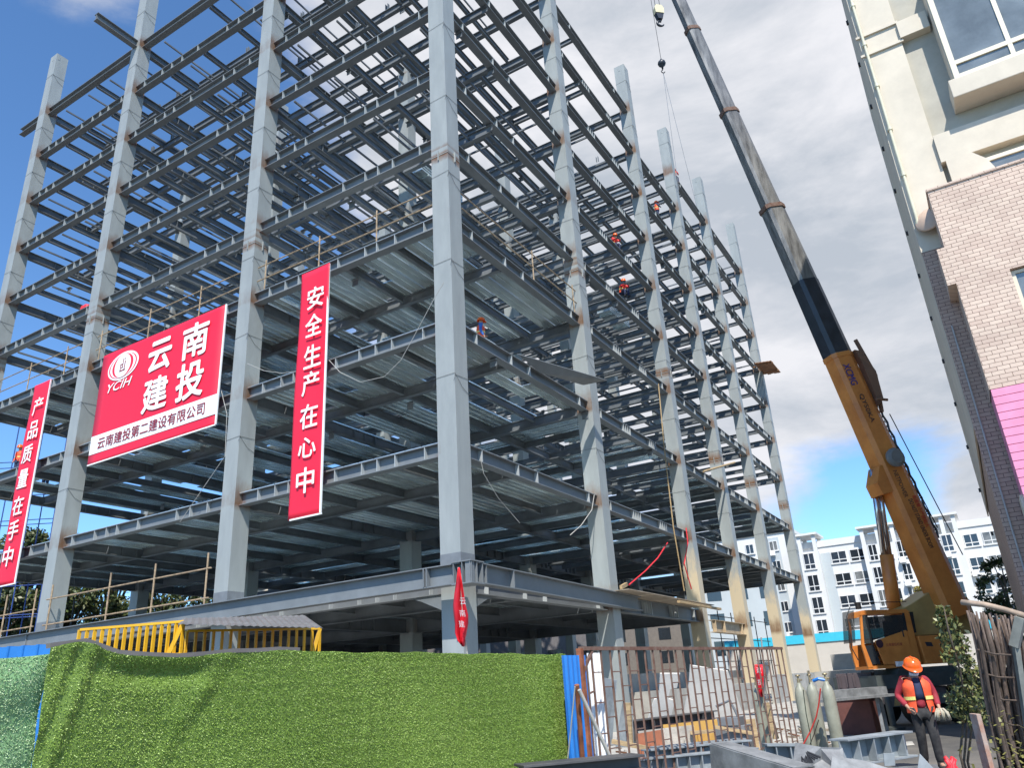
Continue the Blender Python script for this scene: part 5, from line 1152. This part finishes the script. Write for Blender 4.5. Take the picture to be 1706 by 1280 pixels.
for (xa, ya_, xb, yb_) in ((1628, 1083, 1684, 1092), (1636, 1122, 1690, 1130), (1650, 1160, 1694, 1168), (1664, 1202, 1706, 1210), (1672, 1240, 1712, 1248)):
    mb = MB(); mb.tube([px(xa, ya_, 8.95), px((xa+xb)/2, (ya_+yb_)/2+3, 8.9), px(xb, yb_, 8.9)], .011, 6); mb.build('tie', stk2, sfence)
mb = MB(); mb.bar(px(1700, 1030, 8.9), px(1690, 1078, 8.9), .06, .1); mb.bar(px(1692, 1076, 8.9), px(1724, 1290, 8.7), .06, .06); mb.build('fence_post', mat('grey post', (.20, .21, .19), .8, 0, .2, 5), sfence)
mb = MB(); mb.bar(px(1624, 1190, 7.6), px(1652, 1300, 7.4), .13, .045, up=R0); o = mb.build('leaning_board', mat('weathered pale board', (.40, .36, .32), .8, 0, .35, 5, .2, 30, col2=(.34, .17, .11)), bevel=.004); tag(o, 'weathered pale board with rusty face leaning before the stick fence', 'board')
mb = MB(); c = px(1590, 1296, 7.4); 
for k in range(7): a = k*.9; mb.tube([c-V((0, 0, .25))+R0*(.05*math.cos(a))+R2*(.05*math.sin(a)), c+R0*(.075*math.cos(a))+R2*(.07*math.sin(a)), c+V((0, 0, .10))+R0*(.02*math.cos(a+1)), c+V((0, 0, .16+.02*math.sin(k*2)))+R0*(.05*math.cos(a))], [.03, .05, .025, .018], 7)
tag(mb.build('red_sack', redpl, smooth=True), 'tied red plastic sack at the bottom edge below the worker', 'sack')
mb = MB(); c = px(1690, 1240, 8.0)
for k in range(260): 
    q = c+V((random.gauss(0, .22), random.gauss(0, .22), random.gauss(-.15, .2))); d = V((random.gauss(0, 1), random.gauss(0, 1), random.gauss(0, .6))).normalized()*.05; s = d.cross(V((0, 0, 1))).normalized()*.012; mb.add([q-s, q+s, q+d+s, q+d-s], [(0, 1, 2, 3)])
tag(mb.build('dry_leaves', yleaf[1]), 'heap of dry yellow brown leaves by the stick fence', 'leaf litter', None, 'stuff')
# ================================================================ loose steel and rubble in the foreground
bst = mat('bluish primed steel', (0.24, 0.265, 0.275), .55, 0, .3, 3); gst = mat('grey scuffed steel', (0.22, 0.225, 0.225), .55, .1, .35, 4, .1, 40); bks = mat('black steel beam', (0.05, 0.05, 0.052), .6, 0, .4, 3, col2=(.10, .095, .09))
def lay_beam(label, P, Q, H, B, m_, n=0, tilt=0.0, name='steel_beam', side=1):
    mb = MB(); P = V(P); Q = V(Q); ibeam(mb, P, Q, H, B, .022, .016)
    d = (Q-P).normalized(); s = d.cross(V((0, 0, 1))).normalized()
    for k in range(n):
        q = P+d*((Q-P).length*(k+.7)/(n+.4))
        for sg in (1, -1):
            a = q+s*(sg*.009); b = q+s*(sg*(B/2-.01)); mb.add([a-d*.008+V((0, 0, .023)), b-d*.008+V((0, 0, .023)), b-d*.008+V((0, 0, H-.023)), a-d*.008+V((0, 0, H-.023)), a+d*.008+V((0, 0, .023)), b+d*.008+V((0, 0, .023)), b+d*.008+V((0, 0, H-.023)), a+d*.008+V((0, 0, H-.023))], MB.BF)
    o = mb.build(name, m_, bevel=.003); return tag(o, label, 'steel beam')
def plate(label, pts, th, m_, name='steel_plate', cat='steel plate'):
    P = [V(p) for p in pts]; n = (P[1]-P[0]).cross(P[2]-P[0]).normalized()*th; k = len(P); mb = MB()
    mb.add(P+[p+n for p in P], [tuple(range(k))[::-1], tuple(range(k, 2*k))]+[(i, (i+1) % k, k+(i+1) % k, k+i) for i in range(k)])
    return tag(mb.build(name, m_, fixn=True, bevel=.003), label, cat)
def level(p, dz=0): q = V(p); q.z += dz; return q
a, b = px(900, 1296, 7.2), px(1066, 1290, 7.5); b.z = a.z = px(1000, 1291, 7.3).z
lay_beam('black steel beam lying at the bottom edge beside the end of the turf', a-(b-a)*.2, b, .14, .30, bks)
for k, (x0, x1, y, d, lab, n) in enumerate(((1066, 1262, 1284, 10.4, 'pale blue steel beam with many stiffeners in front of the others behind the gate foot', 9), (1075, 1250, 1268, 10.9, 'pale blue steel beam stacked behind another at the gate foot', 7), (1090, 1240, 1262, 11.6, 'dusty steel beam rearmost of the stack at the gate foot', 5))):
    a, b = px(x0, y, d), px(x1, y-8, d+.6); b.z = a.z; lay_beam(lab, a-V((0, 0, .12)), b-V((0, 0, .12)), .26, .2, bst, n)
# square tube
a, b = px(1202, 1262, 8.4), px(1340, 1306, 7.3); mb = MB(); ax = (b-a).normalized(); s = ax.cross(V((0, 0, 1))).normalized(); u = s.cross(ax); w_ = .14
for o, wv, hv in ((s*w_, .016, .28), (s*-w_, .016, .28), (u*w_, .28-.034, .016), (u*-w_, .28-.034, .016)): mb.bar(a+o, b+o, wv, hv, up=u)
tag(mb.build('square_tube', gst), 'large grey square steel tube with an open end lying in front of the gate', 'steel tube')
plate('grey steel plate leaning upright at the front of the scrap pile', [px(1325, 1241, 8.3), px(1368, 1249, 8.0), px(1404, 1250, 8.1), px(1412, 1300, 7.7), px(1318, 1300, 7.8)], .02, gst)
plate('smooth grey steel plate slanting at the front right of the scrap pile', [px(1386, 1260, 7.6), px(1440, 1268, 7.6), px(1492, 1284, 7.5), px(1496, 1310, 7.3), px(1382, 1306, 7.3)], .02, gst)
a, b = px(1402, 1262, 8.6), px(1512, 1254, 9.2); b.z = a.z; lay_beam('bluish steel beam lying on the scrap pile beside the worker', a-V((0, 0, .1)), b-V((0, 0, .1)), .28, .26, bst, 4)
a, b = px(1275, 1262, 9.0), px(1332, 1262, 9.0); lay_beam('short bluish steel beam between the square tube and the upright plate', a-V((0, 0, .08)), b-V((0, 0, .08)), .22, .22, bst, 2)
plate('pale curved edge plate lying across the top of the scrap pile', [px(1372, 1252, 9.4), px(1440, 1241, 9.6), px(1520, 1236, 9.8), px(1524, 1242, 9.4), px(1440, 1250, 9.2)], .03, mat('pale steel plate', (.42, .40, .34), .6, 0, .2, 4))
plate('small pale triangular gusset plate standing on the scrap pile', [px(1532, 1256, 8.2), px(1556, 1282, 8.0), px(1528, 1284, 8.1)], .02, bst)
plate('bolted splice plate standing on the bluish beam', [px(1472, 1256, 8.3), px(1490, 1256, 8.3), px(1492, 1277, 8.25), px(1474, 1278, 8.25)], .015, bst)
for k in range(4):
    pass
mb = MB(); c = px(1337, 1272, 7.7)
for k in range(6): mb.tube([c+R0*(.02*k), c+R0*(.02*k+.03*math.sin(k))+V((0, 0, .05+.01*k)), c+R0*(.03*k+.04)+V((0, 0, .01*k))], .012, 6)
tag(mb.build('wire_bundle', darkm), 'tangle of black wire on the grey upright plate', 'wire')
plate('scrap plate wedge under the pile front', [px(1210, 1292, 7.6), px(1330, 1288, 7.6), px(1330, 1320, 7.3), px(1200, 1320, 7.3)], .03, gst)
plate('dark scrap plate low at the right end of the pile', [px(1440, 1282, 7.9), px(1560, 1274, 8.4), px(1580, 1300, 8.1), px(1440, 1310, 7.6)], .03, mat('dark scrap', (.10, .105, .105), .6, 0, .4, 5))
# rubble behind the gate
rub = mat('broken concrete', (0.42, 0.385, 0.33), .9, 0, .25, 3, .4, 25)
def chunk(label, P, r, m_=rub, name='concrete_lump'):
    bm = bmesh.new(); bmesh.ops.create_icosphere(bm, subdivisions=2, radius=r)
    sd = random.random()*10
    for v in bm.verts: v.co = V((v.co.x*(1+.35*math.sin(v.co.y*9/r*.2+sd)), v.co.y*(1+.3*math.sin(v.co.z*2/r+sd*2)), v.co.z*.6*(1+.3*math.sin(v.co.x*2.2/r+sd*3))))
    me = bpy.data.meshes.new(name); bm.to_mesh(me); bm.free(); me.materials.append(m_); o = bpy.data.objects.new(name, me); S.collection.objects.link(o); o.location = P; return tag(o, label, 'rubble')
def ground(x, y): q = onp(x, y, 2, GZ); return q
a, b = px(1052, 1212, 15.5), px(1190, 1194, 17.2); lay_beam('long dark steel beam propped behind the gate above the rubble', a-V((0, 0, .3)), b-V((0, 0, .3)), .42, .3, bks, 3)
for (x, y, d, L, hh, lab, m_) in ((1170, 1238, 15.5, 1.5, .55, 'orange yellow plywood board standing behind the gate', mat('orange plywood', (.50, .29, .07), .7, 0, .15, 3)), (1228, 1236, 16, .9, .5, 'pale plywood board standing beside the orange one behind the gate', wood), (1085, 1236, 14.5, .5, .5, 'small red and orange crate behind the gate', mat('orange red crate', (.34, .12, .06), .6, 0, .2, 4)), (1112, 1235, 15, 1.1, .5, 'pale grey board standing left of the orange plywood behind the gate', rub)):
    p = px(x, y, d); p.z = GZ; mb = MB(); q = p+V((-L*.2, -L*.45, 0)); mb.prism([(0, 0), (L, 0), (L, hh+.25), (0, hh+.2)], p-R0*(L/2), V((R0.x, R0.y, 0)).normalized(), UP, V((.05, .03, 0))); 
    for k in range(3): mb.prism([(L*(.1+.35*k), 0), (L*(.1+.35*k)+.06, 0), (L*(.1+.35*k)+.06, hh), (L*(.1+.35*k), hh)], p-R0*(L/2)-V((.05, .02, 0)), V((R0.x, R0.y, 0)).normalized(), UP, V((.035, .02, 0)))
    tag(mb.build('board', m_, fixn=True), lab, 'board')
for k, (xa, ya_, xb, yb_, d, lab) in enumerate(((1150, 1222, 1250, 1214, 15, 'sawn timber plank lying across the boards behind the gate'), (1190, 1212, 1262, 1224, 14.6, 'sawn timber plank sloping toward the flag behind the gate'), (1020, 1236, 1080, 1248, 12, 'pale timber plank on the ground behind the gate post'), (1046, 1172, 1050, 1242, 14, 'pale upright timber post behind the gate beside the beam end'), (1276, 1172, 1293, 1232, 13.6, 'yellowish timber post standing beside the gas cylinder behind the gate'))):
    mb = MB(); mb.bar(px(xa, ya_, d), px(xb, yb_, d-.2), .10, .06); tag(mb.build('timber_plank', wood), lab, 'timber')
for (x, y, d, r, lab) in ((1300, 1238, 15, .35, 'pale broken concrete lump left of the gas cylinders'), (1270, 1246, 14, .25, 'pale broken concrete lump at the foot of the caged cylinder'), (1135, 1248, 13, .22, 'concrete lump in front of the orange plywood behind the gate'), (1072, 1250, 12.6, .25, 'concrete lump beside the small crate behind the gate'), (1432, 1190, 22, .35, 'dark rubble lump on the road in front of the crane'), (1400, 1232, 15, .2, 'small dark stone on the pale ground right of the cylinders')):
    p = px(x, y, d); p.z = GZ+r*.45; chunk(lab, p, r)
for (pts, lab, m_) in (([px(1006, 1130, 14.6), px(1028, 1134, 14.7), px(1020, 1240, 14.4), px(1008, 1242, 14.4)], 'tall narrow pale steel plate leaning behind the left of the gate', bst),
                       ([px(1038, 1170, 14.2), px(1054, 1178, 14.2), px(1056, 1246, 14.0), px(1026, 1246, 14.0)], 'pale tapered steel plate standing behind the gate', bst)):
    plate(lab, pts, .03, m_)
pnl = mat('painted sun patch', (.62, .585, .53), .85, 0, .1, 2, .1, 30)  # sun patches on the wall, put into the colour and outline of added panels
plate('pale stepped panel standing in for a sun patch behind the middle of the gate', [px(x, y, 17.5) for x, y in ((1100, 1123), (1133, 1123), (1128, 1147), (1117, 1149), (1113, 1165), (1125, 1168), (1118, 1196), (1079, 1201), (1090, 1166), (1098, 1163))], .05, pnl, 'sun_patch_panel', 'sun patch panel')
plate('large pale panel standing in for a sun patch behind the right part of the gate', [px(x, y, 18.5) for x, y in ((1150, 1109), (1213, 1119), (1240, 1196), (1222, 1216), (1140, 1188), (1148, 1140))], .05, pnl, 'sun_patch_panel', 'sun patch panel')
mb = MB(); p = px(1222, 1222, 14.8); p.z = GZ
mb.box((p.x-.25, p.y-.3, GZ), (p.x+.25, p.y+.3, GZ+.75)); mb.box((p.x-.27, p.y-.2, GZ+.75), (p.x+.2, p.y+.2, GZ+.9)); mb.tube([p+V((-.2, -.2, .9)), p+V((-.25, -.1, 1.2)), p+V((-.2, .2, 1.1))], .03, 8)
tag(mb.build('welding_machine', mat('grey machine', (.17, .18, .19), .5), bevel=.02), 'grey boxy welding machine standing behind the gate near the flag', 'machine')
# work bench with steel between the cylinders and the crane
mb = MB(); a, b = px(1345, 1170, 19), px(1470, 1166, 20.5); b.z = a.z
mb.bar(a, b, .9, .06); 
for q in (.05, .95):
    for s in (-.35, .35): c = a.lerp(b, q)+V((s, 0, 0)); mb.bar(V((c.x, c.y, GZ)), c-V((0, 0, .03)), .08, .08)
mb.bar(a+V((0, 0, .12)), b+V((0, 0, .12)), .4, .18); tag(mb.build('work_bench', gst), 'grey steel work bench loaded with a beam between cylinders and crane', 'bench')
mb = MB(); p = px(1428, 1185, 21); mb.box((p.x-.5, p.y-.45, GZ), (p.x+.5, p.y+.45, GZ+.85)); mb.box((p.x-.54, p.y-.48, GZ+.85), (p.x+.54, p.y+.48, GZ+.92)); tag(mb.build('tool_chest', mat('dark red brown chest', (.13, .045, .035), .7, 0, .2, 4), bevel=.02), 'dark red brown tool chest on the road left of the crane', 'chest')
mb = MB(); p = px(1425, 1128, 23); mb.box((p.x-.3, p.y-.5, p.z-.35), (p.x+.3, p.y+.5, p.z+.1))
for k in range(5): mb.box((p.x-.32, p.y-.42+.2*k, p.z-.3), (p.x-.3, p.y-.35+.2*k, p.z+.05))
mb.box((p.x-.25, p.y-.4, GZ), (p.x-.15, p.y-.3, p.z-.35)); mb.box((p.x+.15, p.y+.3, GZ), (p.x+.25, p.y+.4, p.z-.35)); mb.box((p.x-.25, p.y+.3, GZ), (p.x-.15, p.y+.4, p.z-.35))
tag(mb.build('generator', mat('dark machine', (.07, .05, .05), .6), bevel=.01), 'dark ribbed generator box left of the crane cab', 'generator')
# ================================================================ odds and ends on the frame
mb = MB(); a = onp(1003, 968, 1, -.55); zt_ = -.3+.01
for k in range(4):
    x0 = 9.6+k*2.6; mb.add([(x0, -.95, zt_+.06*k*.0), (x0+2.55, -.95, zt_), (x0+2.55, .5, zt_), (x0, .5, zt_), (x0, -.95, zt_+.03), (x0+2.55, -.95, zt_+.03), (x0+2.55, .5, zt_+.03), (x0, .5, zt_+.03)], MB.BF)
tag(mb.build('plywood_deck', mat('grey weathered plywood', (.30, .25, .19), .8, 0, .25, 2)), 'weathered plywood sheets laid as a platform between the second and third right columns', 'plywood')
mb = MB(); mb.bar((9.7, -.6, zt_+.12), (11.2, -.2, zt_+.4), .1, .14); tag(mb.build('timber_plank', wood), 'short timber block on the plywood platform at the column foot', 'timber')
mb = MB(); mb.bar((14.8, -1.0, -.42), (20.8, -.95, -.42), .14, .1); tag(mb.build('timber_plank', wood), 'long pale timber under the front edge of the plywood platform', 'timber')
mb = MB(); mb.tube([onp(1172, 786, 1, -.3), onp(1224, 771, 1, -.6)], .06, 8); tag(mb.build('timber_pole', wood), 'pale timber pole poking out of the floor near the fourth right column', 'timber')
mb = MB(); mb.tube([onp(1097, 640, 1, -.02)+V((0, 0, 0)), onp(1106, 740, 1, -.02), onp(1122, 880, 1, -.05), onp(1140, 985, 1, -.05)], .032, 8); tag(mb.build('bamboo_pole', mat('bamboo', (.36, .25, .12), .6, 0, .2, 4)), 'long bamboo pole standing against the third right column', 'pole')
mb = MB(); c = V((Xc[5]-1.2, -.9, Z[7]-.1))
for k in range(5): mb.bar(c+V((-1.2, .28*k-.3, .03*k)), c+V((2.2+.2*math.sin(k*3), .28*k-.3, .03*k+.05)), .26, .05)
mb.bar(c+V((-.9, -.5, -.08)), c+V((-.9, 1.2, -.08)), .1, .1); mb.bar(c+V((1.2, -.5, -.08)), c+V((1.2, 1.2, -.08)), .1, .1); tag(mb.build('plank_platform', mat('rusty brown planks', (.28, .13, .06), .8, 0, .3, 3)), 'brown plank working platform jutting out high on the last right column', 'platform')
for pts, lab in (([(1143, 880), (1146, 905), (1140, 940), (1152, 982)], 'red hose hanging straight down the third right column'), ([(1112, 905), (1096, 930), (1075, 952), (1048, 975)], 'red hose slanting across the dark bay left of the third right column')):
    mb = MB(); mb.tube([onp(x, y, 1, -.05) for x, y in pts], .03, 8); tag(mb.build('red_hose', redpl), lab, 'hose')
plate('large grey triangular plate jutting out from the third floor beam before the second right column', [onp(862, 590, 1, .1), onp(1012, 634, 1, -1.0), onp(972, 642, 1, -.3), onp(900, 622, 1, .12)], .03, steel)
mb = MB(); c = V((fx, Yc[2]-.75, Z[6]+.6)); c = onp(140, 512, 0, fx)
for k in range(4): mb.tube([c+V((0, .12*k-.2, -.15)), c+V((.1, .12*k-.15, .05+.05*(k % 2))), c+V((.05, .12*k-.05, .12))], [.1, .13, .06], 8)
tag(mb.build('red_bundle', redpl, smooth=True), 'red cloth bundle lying on a beam left of the second left column', 'bundle')
for pts, lab, r in (([(412, 606), (440, 618), (470, 622), (500, 618)], 'thin pale cable sagging from the second left column to the banner', .011), ([(548, 600), (566, 620), (600, 637), (640, 628), (668, 600), (690, 560), (722, 500), (740, 470)], 'thin pale cable looping up from the beam to the corner column', .011),
                    ([(800, 762), (806, 790), (830, 830), (866, 872)], 'thin pale cable hanging in the bay right of the corner column', .012), ([(990, 825), (986, 850), (968, 876), (950, 892)], 'pale cable drooping left of the second right column', .016),
                    ([(300, 870), (375, 760), (378, 690), (366, 640)], 'thin pale cable running up beside the big red sign', .012)):
    ax, vv = (0, .0) if pts[0][0] < 795 and pts[0][0] != 990 else (1, .1)
    P_ = [onp(x, y, ax, vv) for x, y in pts]; mb = MB(); mb.tube(P_, r, 6); tag(mb.build('cable', mat('pale cable', (.40, .39, .36), .6)), lab, 'cable')
# safety ropes strung between the columns on the open floors
rp_ = 0
for k, j in ((5, 0), (6, 1), (7, 1), (8, 2)):
    mb = MB(); y0, y1 = Yc[j]+.36, Yc[j+1]-.36; z = Z[k]+.45+1.0; mb.tube([(1.2, y0+(y1-y0)*q/8, z-.15*math.sin(math.pi*q/8)) for q in range(9)], .012, 5)
    tag(mb.build('safety_rope', darkm), 'thin dark safety rope strung across an open floor behind the left face beams', 'rope', 'safety ropes')
# scaffold of blue tubes behind the leftmost column
bsc = mat('blue scaffold tube', (.02, .06, .25), .5); o_ = px(60, 700, 50); sc_ = thing('tube_scaffold', 'scaffold of thin dark blue tubes standing behind the leftmost banner and column', 'scaffold', (o_.x, o_.y, GZ))
ul = V((-R0.x, -R0.y, 0)).normalized(); ud = V((R2.x, R2.y, 0)).normalized(); q0 = V((o_.x, o_.y, GZ))-ul*2.2
for i in range(5):
    for j in range(2):
        p = q0+ul*(i*1.6)+ud*(j*1.2); mb = MB(); mb.tube([p, p+V((0, 0, 18.5-1.2*i if j else 20))], .035, 6); mb.build('standard', bsc, sc_)
for k in range(9):
    z = 1.8+k*1.9
    for j in range(2): mb = MB(); p = q0+ud*(j*1.2)+V((0, 0, z)); mb.tube([p-ul*.4, p+ul*6.8], .03, 6); mb.build('ledger', bsc, sc_)
# cross scaffold tubes behind the last right columns at ground level
sc2 = thing('tube_scaffold', 'low lattice of dark tubes between the last right columns at ground level', 'scaffold', (34, 4, GZ))
for i in range(6): mb = MB(); mb.tube([(31+i*3, 3.2, GZ), (31+i*3, 3.2, .6)], .035, 6); mb.build('standard', darkm, sc2)
for z in (-4, -2.6, -1.2, .2): mb = MB(); mb.tube([(30.5, 3.15, z), (46.5, 3.15, z+.1)], .03, 6); mb.build('ledger', darkm, sc2)
sc3 = thing('tube_scaffold', 'lattice of dark tubes on the far side of the ground floor before the cream building', 'scaffold', (6, 31.2, GZ))
for i in range(10): mb = MB(); mb.tube([(2+i*1.7, 31.2, GZ), (2+i*1.7, 31.2, 2.6)], .035, 6); mb.build('standard', darkm, sc3)
for z in (-3, -1.2, .5, 1.8): mb = MB(); mb.tube([(1.5, 31.15, z), (18, 31.15, z)], .03, 6); mb.build('ledger', darkm, sc3)

# bundles of deck sheets and loose stock lying on the open floors
for (i, fx_, j, fy_, k, lab) in ((1, .3, 0, .3, 3, 'bundle of grey deck sheets on the third floor just behind the second right column'), (1, .55, 1, .2, 5, 'bundle of grey deck sheets on an open middle floor behind the second right bay'), (0, .5, 1, .4, 5, 'bundle of grey deck sheets on the floor above the big red sign'), (2, .4, 0, .4, 6, 'bundle of grey deck sheets high behind the third right column'), (0, .6, 0, .5, 6, 'bundle of grey deck sheets on the open floor above the narrow banner')):
    x = Xc[i]+(Xc[i+1]-Xc[i])*fx_; y = Yc[j]+(Yc[j+1]-Yc[j])*fy_; z = Z[k]+.48; mb = MB()
    for q in range(7): mb.box((x-1.6+.03*(q % 3), y-.45+.02*(q % 2), z+.1+q*.075), (x+1.6+.04*(q % 2), y+.45, z+.155+q*.075))
    for s in (-1.1, 1.1): mb.box((x+s-.06, y-.5, z), (x+s+.06, y+.5, z+.095))
    tag(mb.build('deck_bundle', galv), lab, 'deck bundle', 'bundles of deck sheets')

mb = MB(); lit = [mat('litter offcut', (.24, .20, .15), .9, 0, .5, 6), rub, mat('litter steel', (.16, .165, .17), .6, 0, .3, 5), mat('litter rust', (.16, .07, .035), .9, 0, .4, 7)]
for k in range(420):
    x = random.uniform(-2.5, 9); y = random.uniform(-8.6, -1); L = random.choice((.05, .08, .12, .3, .5)); a = random.uniform(0, 3.14); z = GZ+.02
    d = V((math.cos(a), math.sin(a), random.uniform(0, .15)))*L; w_ = random.uniform(.02, .07)
    mb.bar((x, y, z), V((x, y, z))+d, w_, random.uniform(.015, .06), random.choice((0, 0, 1, 1, 2, 3)))
o = mb.build('site_litter', lit); tag(o, 'scattered small offcuts and broken bits on the ground behind the gate', 'litter', None, 'stuff')
